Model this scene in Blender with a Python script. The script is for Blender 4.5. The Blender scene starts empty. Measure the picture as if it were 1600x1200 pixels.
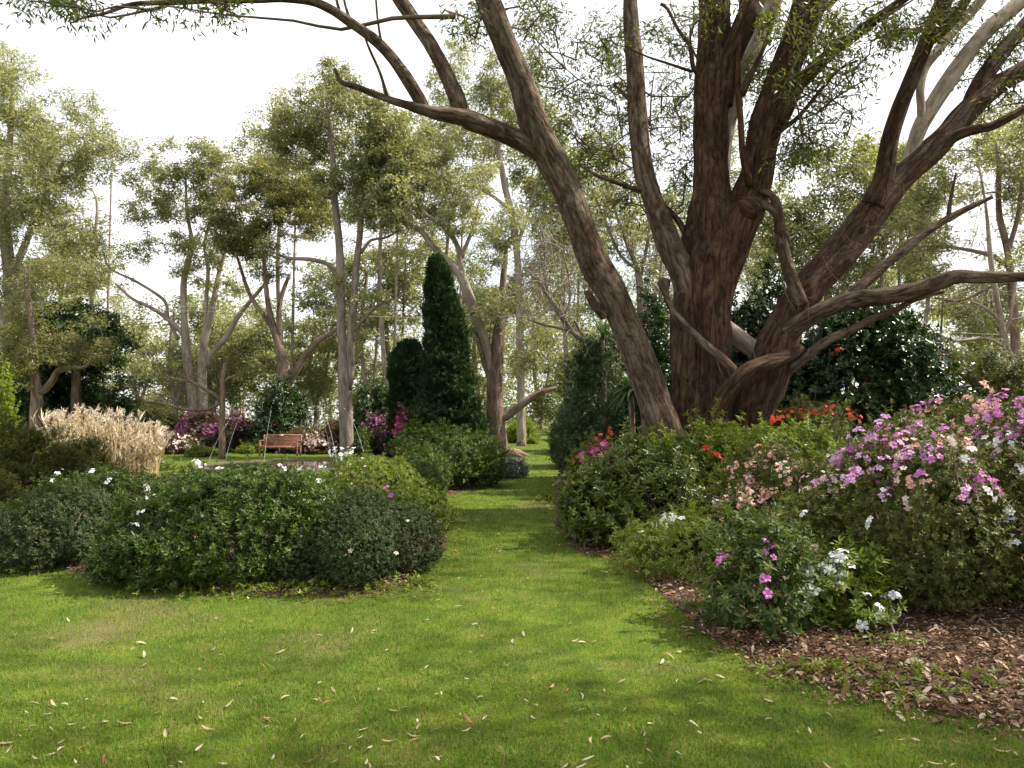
import bpy, math
import numpy as np
from mathutils import Vector, Matrix

# ------------------------------------------------------------------ camera, world, sun, exposure
SC = bpy.context.scene
COL = SC.collection
F, CX, CY, HOR, CAMZ = 1200.0, 800.0, 600.0, 655.0, 1.6
TH = math.atan((HOR - CY) / F)
CT, ST = math.cos(TH), math.sin(TH)
cam_d = bpy.data.cameras.new('camera')
cam_d.sensor_width = 36.0
cam_d.lens = 36.0 * F / 1600.0
cam_d.clip_start, cam_d.clip_end = 0.1, 2000.0
cam = bpy.data.objects.new('camera', cam_d)
COL.objects.link(cam)
cam.location = (0, 0, CAMZ)
cam.rotation_euler = (math.pi / 2 + TH, 0, 0)
SC.camera = cam

SUN_EL, SUN_AZ = math.radians(50), math.radians(80)     # azimuth clockwise from +Y (the view direction)
world = bpy.data.worlds.new('World')
SC.world = world
world.use_nodes = True
wn, wl = world.node_tree.nodes, world.node_tree.links
bg = wn['Background']
bg.inputs['Strength'].default_value = 0.1
sky = wn.new('ShaderNodeTexSky')
sky.sky_type = 'NISHITA'
sky.sun_disc = False
sky.sun_elevation = SUN_EL
sky.sun_rotation = SUN_AZ
tc = wn.new('ShaderNodeTexCoord')
cn = wn.new('ShaderNodeTexNoise')
cn.inputs['Scale'].default_value = 2.2
cn.inputs['Detail'].default_value = 6.0
cr = wn.new('ShaderNodeValToRGB')
cr.color_ramp.elements[0].position = 0.30
cr.color_ramp.elements[0].color = (0.5, 0.5, 0.5, 1)
cr.color_ramp.elements[1].position = 0.55
cr.color_ramp.elements[1].color = (1, 1, 1, 1)
mx = wn.new('ShaderNodeMixRGB')
mx.inputs['Color2'].default_value = (7.6, 7.6, 7.7, 1)
wl.new(tc.outputs['Generated'], cn.inputs['Vector'])
wl.new(cn.outputs['Fac'], cr.inputs['Fac'])
wl.new(cr.outputs['Color'], mx.inputs['Fac'])
wl.new(sky.outputs['Color'], mx.inputs['Color1'])
wl.new(mx.outputs['Color'], bg.inputs['Color'])

sun_d = bpy.data.lights.new('sun', 'SUN')
sun_d.energy = 5.0
sun_d.angle = math.radians(0.6)
sun_d.color = (1.0, 0.93, 0.80)
sun = bpy.data.objects.new('sun', sun_d)
COL.objects.link(sun)
SUNV = Vector((math.sin(SUN_AZ) * math.cos(SUN_EL), math.cos(SUN_AZ) * math.cos(SUN_EL), math.sin(SUN_EL)))
sun.rotation_euler = SUNV.to_track_quat('Z', 'Y').to_euler()
sun.location = SUNV * 100

SC.view_settings.view_transform = 'Standard'
SC.view_settings.look = 'None'
SC.view_settings.exposure = 1.05
SC.view_settings.gamma = 1.0
SC.cycles.max_bounces = 5
SC.cycles.diffuse_bounces = 3
SC.cycles.glossy_bounces = 2
SC.cycles.transmission_bounces = 4
SC.cycles.caustics_reflective = False
SC.cycles.caustics_refractive = False
SC.cycles.use_adaptive_sampling = True
SC.cycles.adaptive_threshold = 0.015
SC.cycles.use_denoising = True

# ------------------------------------------------------------------ helpers
def P(px, py, Y):
    dx, dy = (px - CX) / F, (CY - py) / F
    d1 = CT - dy * ST
    t = Y / d1
    return np.array((dx * t, Y, CAMZ + (ST + dy * CT) * t))

def G(px, py):
    dx, dy = (px - CX) / F, (CY - py) / F
    t = -CAMZ / (ST + dy * CT)
    return np.array((dx * t, (CT - dy * ST) * t, 0.0))

def proj(p):
    p = np.asarray(p, float)
    y = p[..., 1]; z = p[..., 2] - CAMZ
    f = y * CT + z * ST
    u = -y * ST + z * CT
    return np.stack([CX + F * p[..., 0] / f, CY - F * u / f], -1)

def nrm(v):
    return v / np.maximum(np.linalg.norm(v, axis=-1, keepdims=True), 1e-9)

class Noise:
    """smooth noise in about -1..1 from a few sine waves"""
    def __init__(self, seed, scale=1.0, n=7):
        r = np.random.default_rng(seed)
        self.k = nrm(r.normal(size=(n, 3))) * r.uniform(0.6, 1.8, (n, 1)) / scale * 2.0
        self.ph = r.uniform(0, 6.28, n)
        self.n = n
    def __call__(self, p):
        s = np.zeros(p.shape[:-1])
        for k, ph in zip(self.k, self.ph):
            s += np.sin(p @ k + ph)
        return s / (0.55 * self.n)

class Acc:
    """collects geometry that ends as ONE mesh object"""
    def __init__(self):
        self.V, self.Q, self.T, self.n = [], [], [], 0
        self.qa, self.ta, self.bark = [], [], []
    def add(self, V, quads=None, tris=None, qa=None, ta=None, bark=None):
        V = np.asarray(V, np.float32)
        self.V.append(V)
        if quads is not None and len(quads):
            self.Q.append(np.asarray(quads, np.int64) + self.n)
            self.qa.append(np.zeros((len(quads), 2), np.float32) if qa is None else np.asarray(qa, np.float32))
        if tris is not None and len(tris):
            self.T.append(np.asarray(tris, np.int64) + self.n)
            self.ta.append(np.zeros((len(tris), 2), np.float32) if ta is None else np.asarray(ta, np.float32))
        self.bark.append(np.zeros((len(V), 3), np.float32) if bark is None else np.asarray(bark, np.float32))
        self.n += len(V)
    def mesh(self, name, mat, smooth=False, origin=(0, 0, 0), leafattr=False, barkattr=False):
        me = bpy.data.meshes.new(name)
        V = np.concatenate(self.V) - np.asarray(origin, np.float32)
        nq = sum(len(q) for q in self.Q); nt = sum(len(t) for t in self.T)
        li, ls = [], []
        if nq:
            li.append(np.concatenate(self.Q).ravel()); ls.append(np.arange(nq) * 4)
        if nt:
            li.append(np.concatenate(self.T).ravel()); ls.append(nq * 4 + np.arange(nt) * 3)
        li = np.concatenate(li).astype(np.int32); ls = np.concatenate(ls).astype(np.int32)
        me.vertices.add(len(V)); me.vertices.foreach_set('co', V.astype(np.float32).ravel())
        me.loops.add(len(li)); me.loops.foreach_set('vertex_index', li)
        me.polygons.add(nq + nt); me.polygons.foreach_set('loop_start', ls)
        if smooth:
            me.polygons.foreach_set('use_smooth', np.ones(nq + nt, bool))
        me.update(calc_edges=True)
        if leafattr:
            at = np.concatenate(self.qa + self.ta)
            for i, nm in enumerate(('tint', 'rnd')):
                me.attributes.new(nm, 'FLOAT', 'FACE').data.foreach_set('value', at[:, i].astype(np.float32).copy())
        if barkattr:
            me.attributes.new('bark', 'FLOAT_VECTOR', 'POINT').data.foreach_set('vector', np.concatenate(self.bark).astype(np.float32).ravel())
        if mat:
            me.materials.append(mat)
        return me
    def obj(self, name, mat, parent=None, **kw):
        o = parent.location if parent is not None else (0, 0, 0)
        ob = bpy.data.objects.new(name, self.mesh(name, mat, origin=tuple(o), **kw))
        COL.objects.link(ob)
        if parent is not None:
            ob.parent = parent
        return ob

def tag(o, label=None, cat=None, group=None, kind=None):
    if label: o['label'] = label
    if cat: o['category'] = cat
    if group: o['group'] = group
    if kind: o['kind'] = kind
    return o

def thing(name, label, cat, loc, group=None):
    o = bpy.data.objects.new(name, None)
    COL.objects.link(o)
    o.location = tuple(float(c) for c in loc)
    o.empty_display_size = 0.2
    return tag(o, label, cat, group)

def smooth_path(pts, radii, step):
    pts = np.asarray(pts, float); radii = np.asarray(radii, float)
    if len(pts) < 2:
        return pts, radii
    ext = np.vstack([2 * pts[0] - pts[1], pts, 2 * pts[-1] - pts[-2]])
    op, orr = [], []
    for i in range(len(pts) - 1):
        p0, p1, p2, p3 = ext[i:i + 4]
        n = max(1, int(math.ceil(np.linalg.norm(p2 - p1) / step)))
        t = np.linspace(0, 1, n, endpoint=False)[:, None]
        op.append(0.5 * ((2 * p1) + (-p0 + p2) * t + (2 * p0 - 5 * p1 + 4 * p2 - p3) * t ** 2 + (-p0 + 3 * p1 - 3 * p2 + p3) * t ** 3))
        tt = t[:, 0]; ss = tt * tt * (3 - 2 * tt)
        orr.append(radii[i] * (1 - ss) + radii[i + 1] * ss)
    op.append(pts[-1:]); orr.append(radii[-1:])
    return np.vstack(op), np.concatenate(orr)

def tube(acc, pts, radii, sides=8, step=None, rough=0.0, flute=0.0, seed=0, cap=True):
    if step:
        pts, radii = smooth_path(pts, radii, step)
    pts = np.asarray(pts, float); radii = np.asarray(radii, float)
    n = len(pts)
    tan = nrm(np.gradient(pts, axis=0))
    up = np.array((0.0, 0, 1)) if abs(tan[0][2]) < 0.9 else np.array((0.0, 1, 0))
    u = np.zeros_like(pts)
    u[0] = nrm(np.cross(tan[0], up))
    for i in range(1, n):
        v = u[i - 1] - tan[i] * (u[i - 1] @ tan[i])
        u[i] = v / max(np.linalg.norm(v), 1e-9)
    w = np.cross(tan, u)
    a = np.arange(sides) / sides * 2 * np.pi
    s = np.concatenate([[0], np.cumsum(np.linalg.norm(np.diff(pts, axis=0), axis=1))])
    ca, sa = np.cos(a), np.sin(a)
    rr = np.repeat(radii[:, None], sides, 1)
    bk = np.stack([rr * ca, rr * sa, np.repeat(s[:, None], sides, 1)], -1)
    q = bk + np.array((seed * 3.7 % 50, seed * 1.3 % 40, seed * 7.1 % 60))
    if flute:
        rr = rr * (1 + flute * Noise(seed + 5, 0.55)(q * np.array((1.6, 1.6, 0.35))) + 0.5 * flute * Noise(seed + 6, 0.2)(q * np.array((1.4, 1.4, 0.25))) + .4 * flute * Noise(seed + 9, 0.07)(q * np.array((1, 1, .22))))
    if rough:
        rr = rr * (1 + rough * Noise(seed + 7, 0.5)(q) + 0.5 * rough * Noise(seed + 8, 0.16)(q))
    V = pts[:, None, :] + rr[..., None] * (ca[None, :, None] * u[:, None, :] + sa[None, :, None] * w[:, None, :])
    V = V.reshape(-1, 3)
    i = np.arange(n - 1)[:, None] * sides; j = np.arange(sides)[None, :]; j2 = (j + 1) % sides
    Q = np.stack([i + j, i + j2, i + sides + j2, i + sides + j], -1).reshape(-1, 4)
    tr = None
    bq = q.reshape(-1, 3)
    if cap:
        V = np.vstack([V, pts[-1] + tan[-1] * radii[-1] * 0.6, pts[0]])
        bq = np.vstack([bq, q[-1].mean(0), q[0].mean(0)])
        k = len(V) - 2
        b = (n - 1) * sides
        tr = [(b + x, b + (x + 1) % sides, k) for x in range(sides)] + [((x + 1) % sides, x, k + 1) for x in range(sides)]
    acc.add(V, quads=Q, tris=tr, bark=bq)

def leaves(acc, base, d, nm, L, W, tint, rnd, fold=0.25, droop=0.1, kind='v'):
    """many folded leaf blades: base point, direction, upper-side normal, length, width"""
    n = len(base)
    L = np.broadcast_to(np.asarray(L, float), (n,))[:, None]; W = np.broadcast_to(np.asarray(W, float), (n,))[:, None]
    d = nrm(d); side = nrm(np.cross(d, nm)); nm = np.cross(side, d)
    tip = base + d * L - nm * droop * L
    at = np.stack([tint, rnd], -1)
    if kind == 'v':
        m = base + d * L * 0.45 + nm * fold * W * 0.5
        V = np.stack([base, m + side * W * 0.5, tip, m - side * W * 0.5], 1).reshape(-1, 3)
        o = np.arange(n)[:, None] * 4
        T = np.stack([o + [[0, 2, 1]], o + [[0, 3, 2]]], 1).reshape(-1, 3)
        acc.add(V, tris=T, ta=np.repeat(at, 2, 0))
    elif kind == 'q':
        m = base + d * L * 0.45 + nm * droop * L * .3
        V = np.stack([base, m + side * W * 0.5, tip, m - side * W * 0.5], 1).reshape(-1, 3)
        Q = np.arange(n * 4).reshape(-1, 4)
        acc.add(V, quads=Q, qa=at)
    else:
        up = nm * fold * W * 0.5
        a = base + d * L * 0.28 + up; b = base + d * L * 0.7 + up - nm * droop * L * .35
        V = np.stack([base, a + side * W * .42, b + side * W * .45, tip, b - side * W * .45, a - side * W * .42], 1).reshape(-1, 3)
        o = np.arange(n)[:, None] * 6
        Q = np.stack([o + [[0, 3, 2, 1]], o + [[0, 5, 4, 3]]], 1).reshape(-1, 4)
        acc.add(V, quads=Q, qa=np.repeat(at, 2, 0))

def rosettes(acc, rng, pos, axis, k, L, W, tint, ang=62, spread=16, **kw):
    """whorls of k leaves round shoot tips"""
    n = len(pos)
    axis = nrm(axis)
    ref = np.where(np.abs(axis[:, 2:3]) > 0.9, np.array([[1.0, 0, 0]]), np.array([[0, 0, 1.0]]))
    u = nrm(np.cross(axis, ref)); v = np.cross(axis, u)
    ph = (rng.uniform(0, 6.28, (n, 1)) + np.arange(k)[None, :] * 2.39996 + rng.normal(0, .25, (n, k))).ravel()
    al = np.radians(np.clip(rng.normal(ang, spread, n * k), 8, 110))
    A, U, Vv = (np.repeat(x, k, 0) for x in (axis, u, v))
    rad = np.cos(ph)[:, None] * U + np.sin(ph)[:, None] * Vv
    d = np.cos(al)[:, None] * A + np.sin(al)[:, None] * rad
    nm = np.sin(al)[:, None] * A - np.cos(al)[:, None] * rad
    ll = L * rng.uniform(.65, 1.2, n * k)
    back = np.repeat(np.arange(k)[None, :], n, 0).ravel()[:, None] / k
    base = np.repeat(pos, k, 0) - A * back * L * 0.7
    leaves(acc, base, d, nm, ll, W * ll / L, np.repeat(tint, k), rng.uniform(0, 1, n * k), **kw)

# ------------------------------------------------------------------ materials
def newmat(name):
    m = bpy.data.materials.new(name); m.use_nodes = True
    nt = m.node_tree
    return m, nt.nodes, nt.links, nt.nodes['Principled BSDF']

def rgb(c):
    return (c[0], c[1], c[2], 1.0)

def mixrgb(N, Lk, fac, c1, c2, mode='MIX'):
    x = N.new('ShaderNodeMixRGB'); x.blend_type = mode
    for s, val in (('Fac', fac), ('Color1', c1), ('Color2', c2)):
        if hasattr(val, 'links'): Lk.new(val, x.inputs[s])
        elif isinstance(val, (int, float)): x.inputs[s].default_value = val
        else: x.inputs[s].default_value = rgb(val)
    return x.outputs['Color']

def ramp(N, Lk, src, stops):
    r = N.new('ShaderNodeValToRGB'); e = r.color_ramp.elements
    while len(e) < len(stops): e.new(0.5)
    for el, (p, c) in zip(e, stops):
        el.position = p; el.color = rgb(c if hasattr(c, '__len__') else (c, c, c))
    Lk.new(src, r.inputs['Fac'])
    return r.outputs['Color']

def attr(N, name, out='Fac'):
    a = N.new('ShaderNodeAttribute'); a.attribute_name = name
    return a.outputs[out]

def leafmat(name, ca, cb, cc=None, ccamt=0.06, rough=0.5, spec=0.3, trans=0.35, tcol=None):
    m, N, Lk, B = newmat(name)
    t, r = attr(N, 'tint'), attr(N, 'rnd')
    c = mixrgb(N, Lk, t, ca, cb)
    val = ramp(N, Lk, r, [(0.0, 0.62), (1.0, 1.3)])
    c = mixrgb(N, Lk, 1.0, c, val, 'MULTIPLY')
    if cc:
        gt = N.new('ShaderNodeMath'); gt.operation = 'GREATER_THAN'
        mul = N.new('ShaderNodeMath'); mul.operation = 'MULTIPLY'; mul.inputs[1].default_value = 7.13
        fr = N.new('ShaderNodeMath'); fr.operation = 'FRACT'
        Lk.new(r, mul.inputs[0]); Lk.new(mul.outputs[0], fr.inputs[0]); Lk.new(fr.outputs[0], gt.inputs[0])
        gt.inputs[1].default_value = 1 - ccamt
        c = mixrgb(N, Lk, gt.outputs[0], c, cc)
    Lk.new(c, B.inputs['Base Color'])
    B.inputs['Roughness'].default_value = rough
    B.inputs['Specular IOR Level'].default_value = spec * .5
    tr = N.new('ShaderNodeBsdfTranslucent')
    tc_ = mixrgb(N, Lk, 1.0, c, tcol or (1.5, 1.45, 0.6), 'MULTIPLY')
    Lk.new(tc_, tr.inputs['Color'])
    ms = N.new('ShaderNodeMixShader'); ms.inputs['Fac'].default_value = trans
    Lk.new(B.outputs[0], ms.inputs[1]); Lk.new(tr.outputs[0], ms.inputs[2])
    Lk.new(ms.outputs[0], N['Material Output'].inputs['Surface'])
    return m

def barkmat(name, dark, mid, pale, amt=0.5, scale=1.0, bump=0.6, streak=0.18):
    m, N, Lk, B = newmat(name)
    v = attr(N, 'bark', 'Vector')
    mp = N.new('ShaderNodeMapping'); mp.inputs['Scale'].default_value = (scale, scale, scale * streak)
    Lk.new(v, mp.inputs['Vector'])
    n1 = N.new('ShaderNodeTexNoise'); n1.inputs['Scale'].default_value = 14; n1.inputs['Detail'].default_value = 8
    n1.inputs['Roughness'].default_value = 0.65
    Lk.new(mp.outputs[0], n1.inputs['Vector'])
    mp2 = N.new('ShaderNodeMapping'); mp2.inputs['Scale'].default_value = (scale, scale, scale * 0.45)
    Lk.new(v, mp2.inputs['Vector'])
    n2 = N.new('ShaderNodeTexNoise'); n2.inputs['Scale'].default_value = 3.4; n2.inputs['Detail'].default_value = 9; n2.inputs['Roughness'].default_value = .68
    n2.inputs['Distortion'].default_value = 0.8
    Lk.new(mp2.outputs[0], n2.inputs['Vector'])
    c = ramp(N, Lk, n1.outputs['Fac'], [(0.32, dark), (0.62, mid)])
    patch = ramp(N, Lk, n2.outputs['Fac'], [(0.60 - amt * 0.3, 0.0), (0.78 - amt * 0.28, 0.9)])
    c2 = ramp(N, Lk, n1.outputs['Fac'], [(0.25, tuple(0.55 * x for x in pale)), (0.65, pale)])
    c = mixrgb(N, Lk, patch, c, c2)
    mp3 = N.new('ShaderNodeMapping'); mp3.inputs['Scale'].default_value = (scale, scale, scale * .13)
    wv = N.new('ShaderNodeMixRGB'); wv.blend_type = 'ADD'; wv.inputs['Fac'].default_value = .16
    Lk.new(v, wv.inputs['Color1']); Lk.new(n2.outputs['Color'], wv.inputs['Color2']); Lk.new(wv.outputs[0], mp3.inputs['Vector'])
    vo = N.new('ShaderNodeTexVoronoi'); vo.feature = 'DISTANCE_TO_EDGE'; vo.inputs['Scale'].default_value = 5.5
    Lk.new(mp3.outputs[0], vo.inputs['Vector'])
    crack = ramp(N, Lk, vo.outputs['Distance'], [(0.0, 1 - .36 * min(1, bump)), (0.13, 1.0)])
    c = mixrgb(N, Lk, 1.0, c, crack, 'MULTIPLY')
    Lk.new(c, B.inputs['Base Color'])
    B.inputs['Roughness'].default_value = 0.9
    B.inputs['Specular IOR Level'].default_value = 0.2
    ad = N.new('ShaderNodeMath'); ad.operation = 'MULTIPLY_ADD'; ad.inputs[1].default_value = 0.35
    ad2 = N.new('ShaderNodeMath'); ad2.operation = 'ADD'
    Lk.new(patch, ad.inputs[0]); Lk.new(n1.outputs['Fac'], ad2.inputs[0]); Lk.new(crack, ad2.inputs[1]); Lk.new(ad2.outputs[0], ad.inputs[2])
    bp = N.new('ShaderNodeBump'); bp.inputs['Strength'].default_value = bump; bp.inputs['Distance'].default_value = 0.10
    Lk.new(ad.outputs[0], bp.inputs['Height']); Lk.new(bp.outputs[0], B.inputs['Normal'])
    return m

def plainmat(name, col, rough=0.7, spec=0.3, var=0.25, scale=20.0, bump=0.0, trans=0.0):
    m, N, Lk, B = newmat(name)
    tcn = N.new('ShaderNodeTexCoord')
    n = N.new('ShaderNodeTexNoise'); n.inputs['Scale'].default_value = scale; n.inputs['Detail'].default_value = 5
    Lk.new(tcn.outputs['Object'], n.inputs['Vector'])
    c = ramp(N, Lk, n.outputs['Fac'], [(0.3, tuple(x * (1 - var) for x in col)), (0.7, tuple(min(1, x * (1 + var)) for x in col))])
    Lk.new(c, B.inputs['Base Color'])
    B.inputs['Roughness'].default_value = rough; B.inputs['Specular IOR Level'].default_value = spec
    if bump:
        b = N.new('ShaderNodeBump'); b.inputs['Strength'].default_value = bump; b.inputs['Distance'].default_value = 0.02
        Lk.new(n.outputs['Fac'], b.inputs['Height']); Lk.new(b.outputs[0], B.inputs['Normal'])
    if trans:
        tr = N.new('ShaderNodeBsdfTranslucent'); Lk.new(c, tr.inputs['Color'])
        ms = N.new('ShaderNodeMixShader'); ms.inputs['Fac'].default_value = trans
        Lk.new(B.outputs[0], ms.inputs[1]); Lk.new(tr.outputs[0], ms.inputs[2])
        Lk.new(ms.outputs[0], N['Material Output'].inputs['Surface'])
    return m

M = {
    'bark_main': barkmat('rough_brown_bark', (0.022, 0.011, 0.007), (0.130, 0.065, 0.034), (0.235, 0.147, 0.090), 0.50, 1.5, 1.2, .30),
    'bark_limb': barkmat('mottled_limb_bark', (0.040, 0.023, 0.014), (0.165, 0.100, 0.060), (0.340, 0.262, 0.190), 0.60, 1.5, 1.1, .34),
    'bark_pale': barkmat('pale_smooth_bark', (0.12, 0.085, 0.06), (0.33, 0.26, 0.20), (0.46, 0.39, 0.32), 0.7, 1.0, 0.35),
    'bark_ghost': barkmat('white_gum_bark', (0.12, 0.09, 0.065), (0.28, 0.225, 0.175), (0.42, 0.37, 0.31), 0.65, 0.6, 0.4),
    'bark_grey': barkmat('grey_gum_bark', (0.09, 0.07, 0.055), (0.23, 0.185, 0.145), (0.34, 0.29, 0.24), 0.55, 0.6, 0.5),
    'bark_brown': barkmat('brown_tree_bark', (0.05, 0.035, 0.025), (0.20, 0.14, 0.10), (0.32, 0.25, 0.19), 0.45, 0.5, 0.6),
    'twig': plainmat('brown_twig', (0.13, 0.095, 0.07), 0.9, 0.2, 0.35, 9),
    'twig_pale': plainmat('pale_twig', (0.27, 0.23, 0.19), 0.9, 0.2, 0.35, 9),
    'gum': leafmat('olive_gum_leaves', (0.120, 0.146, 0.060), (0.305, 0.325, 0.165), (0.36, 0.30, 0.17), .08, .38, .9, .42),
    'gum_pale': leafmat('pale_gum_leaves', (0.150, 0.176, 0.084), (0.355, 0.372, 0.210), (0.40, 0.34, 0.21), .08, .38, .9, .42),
    'gum_dark': leafmat('dark_olive_leaves', (0.088, 0.106, 0.036), (0.240, 0.248, 0.105), (0.26, 0.19, 0.10), .08, .42, .7, .38),
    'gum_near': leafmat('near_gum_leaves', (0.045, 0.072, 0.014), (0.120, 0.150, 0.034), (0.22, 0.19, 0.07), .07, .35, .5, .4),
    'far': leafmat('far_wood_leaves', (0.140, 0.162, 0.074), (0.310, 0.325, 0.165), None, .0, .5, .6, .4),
    'deep': leafmat('deep_green_leaves', (0.018, 0.040, 0.012), (0.050, 0.086, 0.022), (0.09, 0.11, 0.03), .04, .35, .5, .2),
    'conifer': leafmat('conifer_scales', (0.014, 0.032, 0.014), (0.040, 0.068, 0.024), None, 0, .6, .25, .12),
    'camellia': leafmat('camellia_leaves', (0.014, 0.036, 0.010), (0.044, 0.078, 0.018), (0.07, 0.09, 0.03), .04, .22, .6, .15),
    'azalea_dark': leafmat('dark_azalea_leaves', (0.018, 0.038, 0.005), (0.064, 0.105, 0.012), (0.12, 0.11, 0.03), .04, .38, .45, .28),
    'azalea_mid': leafmat('soft_green_azalea_leaves', (0.036, 0.062, 0.016), (0.105, 0.145, 0.040), (0.15, 0.11, 0.05), .06, .45, .4, .3),
    'azalea_grey': leafmat('grey_green_leaves', (0.020, 0.036, 0.010), (0.054, 0.076, 0.024), (0.13, 0.11, 0.05), .05, .5, .4, .25),
    'azalea_lime': leafmat('lime_azalea_leaves', (0.082, 0.130, 0.018), (0.190, 0.240, 0.040), (0.20, 0.17, 0.05), .06, .4, .4, .35),
    'azalea_olive': leafmat('olive_azalea_leaves', (0.048, 0.068, 0.016), (0.125, 0.148, 0.036), (0.18, 0.12, 0.05), .10, .45, .4, .3),
    'rhodo': leafmat('broad_rhododendron_leaves', (0.032, 0.050, 0.008), (0.095, 0.130, 0.018), (0.16, 0.12, 0.04), .05, .3, .5, .25),
    'round': leafmat('rounded_shrub_leaves', (0.032, 0.060, 0.008), (0.090, 0.135, 0.018), (0.12, 0.13, 0.04), .05, .4, .4, .3),
    'yellowolive': leafmat('yellow_olive_leaves', (0.026, 0.042, 0.008), (0.080, 0.095, 0.018), (0.15, 0.10, 0.03), .12, .5, .35, .3),
    'blue': leafmat('blue_grey_leaves', (0.060, 0.080, 0.070), (0.130, 0.155, 0.135), None, 0, .5, .4, .2),
    'redbrown': leafmat('red_brown_leaves', (0.080, 0.045, 0.026), (0.170, 0.085, 0.050), (0.08, 0.09, 0.03), .25, .5, .35, .3),
    'purple': leafmat('purple_tinged_leaves', (0.055, 0.035, 0.030), (0.120, 0.060, 0.070), (0.07, 0.08, 0.03), .3, .5, .35, .3),
    'lime': leafmat('bright_lime_leaves', (0.09, 0.14, 0.015), (0.21, 0.27, 0.035), None, 0, .45, .4, .45),
    'pink': plainmat('magenta_petals', (0.60, 0.19, 0.52), .55, .3, .22, 30, 0, .3),
    'mauve': plainmat('mauve_petals', (0.66, 0.36, 0.62), .55, .3, .22, 30, 0, .3),
    'plum': plainmat('plum_petals', (0.33, 0.085, 0.24), .55, .3, .3, 12, 0, .3),
    'hot': plainmat('hot_pink_petals', (0.55, 0.08, 0.24), .55, .3, .22, 30, 0, .3),
    'salmon': plainmat('salmon_petals', (0.76, 0.44, 0.38), .55, .3, .22, 30, 0, .3),
    'blush': plainmat('blush_petals', (0.80, 0.62, 0.58), .55, .3, .15, 30, 0, .3),
    'white': plainmat('white_petals', (0.82, 0.83, 0.84), .55, .3, .08, 30, 0, .3),
    'red': plainmat('red_petals', (0.58, 0.045, 0.040), .5, .3, .2, 30, 0, .25),
    'orange': plainmat('orange_red_petals', (0.68, 0.10, 0.055), .5, .3, .2, 30, 0, .25),
}
# ------------------------------------------------------------------ ground, beds, grass, litter
def inside(poly, x, y):
    poly = np.asarray(poly); r = np.zeros(len(x), bool)
    for (x1, y1), (x2, y2) in zip(poly, np.roll(poly, -1, 0)):
        c = ((y1 > y) != (y2 > y)) & (x < (x2 - x1) * (y - y1) / (y2 - y1 + 1e-12) + x1)
        r ^= c
    return r

def edge_dist(poly, x, y):
    poly = np.asarray(poly); best = np.full(len(x), 1e9)
    for a, b in zip(poly, np.roll(poly, -1, 0)):
        ab = b - a; t = np.clip(((x - a[0]) * ab[0] + (y - a[1]) * ab[1]) / (ab @ ab), 0, 1)
        best = np.minimum(best, np.hypot(x - a[0] - t * ab[0], y - a[1] - t * ab[1]))
    return best

def densify(pts, step=0.25, amp=0.05, seed=1):
    p, _ = smooth_path(np.column_stack([pts, np.zeros(len(pts))]), np.ones(len(pts)), step)
    nz = Noise(seed, 0.35); nz2 = Noise(seed + 1, 0.35)
    return np.column_stack([p[:, 0] + amp * nz(p), p[:, 1] + amp * nz2(p)])

gp = lambda L: np.array([G(*q)[:2] for q in L])
bedL = np.vstack([densify(gp([(-700, 850), (-300, 858), (0, 878), (190, 906), (330, 922), (480, 933), (600, 925), (665, 888), (697, 850), (700, 800),
                             (690, 782), (725, 768), (788, 751), (822, 745), (824, 738)]), seed=3), gp([(780, 736), (560, 742), (300, 745), (-700, 745)])])
bedR = np.vstack([densify(gp([(884, 730), (870, 745), (866, 775), (868, 815), (880, 846), (905, 864), (960, 876), (1005, 905), (1060, 945), (1115, 998),
                             (1195, 1042), (1280, 1072), (1400, 1102), (1600, 1140), (2100, 1240)]), seed=8), np.array([(7.5, 2.6), (14.0, 4.0), (22.0, 22.0), (3.0, 25.0)])])
bed_far = densify(np.array([(1.9, 27.0), (2.9, 24.0), (22.0, 23.0), (24.0, 45.0), (4.0, 44.0), (2.6, 36.0), (1.9, 27.0)]), 1.0, .2, 5)

def groundmat(name, kind):
    m, N, Lk, B = newmat(name)
    tcn = N.new('ShaderNodeTexCoord')
    def nz(scale, det=5, dist=0.0):
        n = N.new('ShaderNodeTexNoise'); n.inputs['Scale'].default_value = scale; n.inputs['Detail'].default_value = det
        n.inputs['Distortion'].default_value = dist
        Lk.new(tcn.outputs['Object'], n.inputs['Vector']); return n.outputs['Fac']
    big, mid, fine = nz(0.55, 4, .6), nz(3.2, 5, .4), nz(45, 4)
    if kind == 'lawn':
        c = ramp(N, Lk, mid, [(0.30, (0.050, 0.085, 0.010)), (0.55, (0.090, 0.130, 0.014)), (0.75, (0.140, 0.145, 0.030))])
        thatch = ramp(N, Lk, big, [(0.54, 0.0), (0.68, 0.6)])
        c = mixrgb(N, Lk, thatch, c, (0.15, 0.115, 0.060))
        c = mixrgb(N, Lk, 1.0, c, ramp(N, Lk, fine, [(0.25, 0.55), (0.75, 1.3)]), 'MULTIPLY')
    else:
        c = ramp(N, Lk, mid, [(0.3, (0.055, 0.032, 0.020)), (0.6, (0.11, 0.070, 0.045)), (0.8, (0.17, 0.115, 0.075))])
        c = mixrgb(N, Lk, 1.0, c, ramp(N, Lk, fine, [(0.25, 0.5), (0.75, 1.35)]), 'MULTIPLY')
    Lk.new(c, B.inputs['Base Color'])
    B.inputs['Roughness'].default_value = 0.95; B.inputs['Specular IOR Level'].default_value = 0.1
    b = N.new('ShaderNodeBump'); b.inputs['Strength'].default_value = 0.8; b.inputs['Distance'].default_value = 0.03
    Lk.new(fine, b.inputs['Height']); Lk.new(b.outputs[0], B.inputs['Normal'])
    return m

M['lawn'] = groundmat('mown_lawn', 'lawn'); M['mulch'] = groundmat('bark_mulch', 'mulch')

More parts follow.
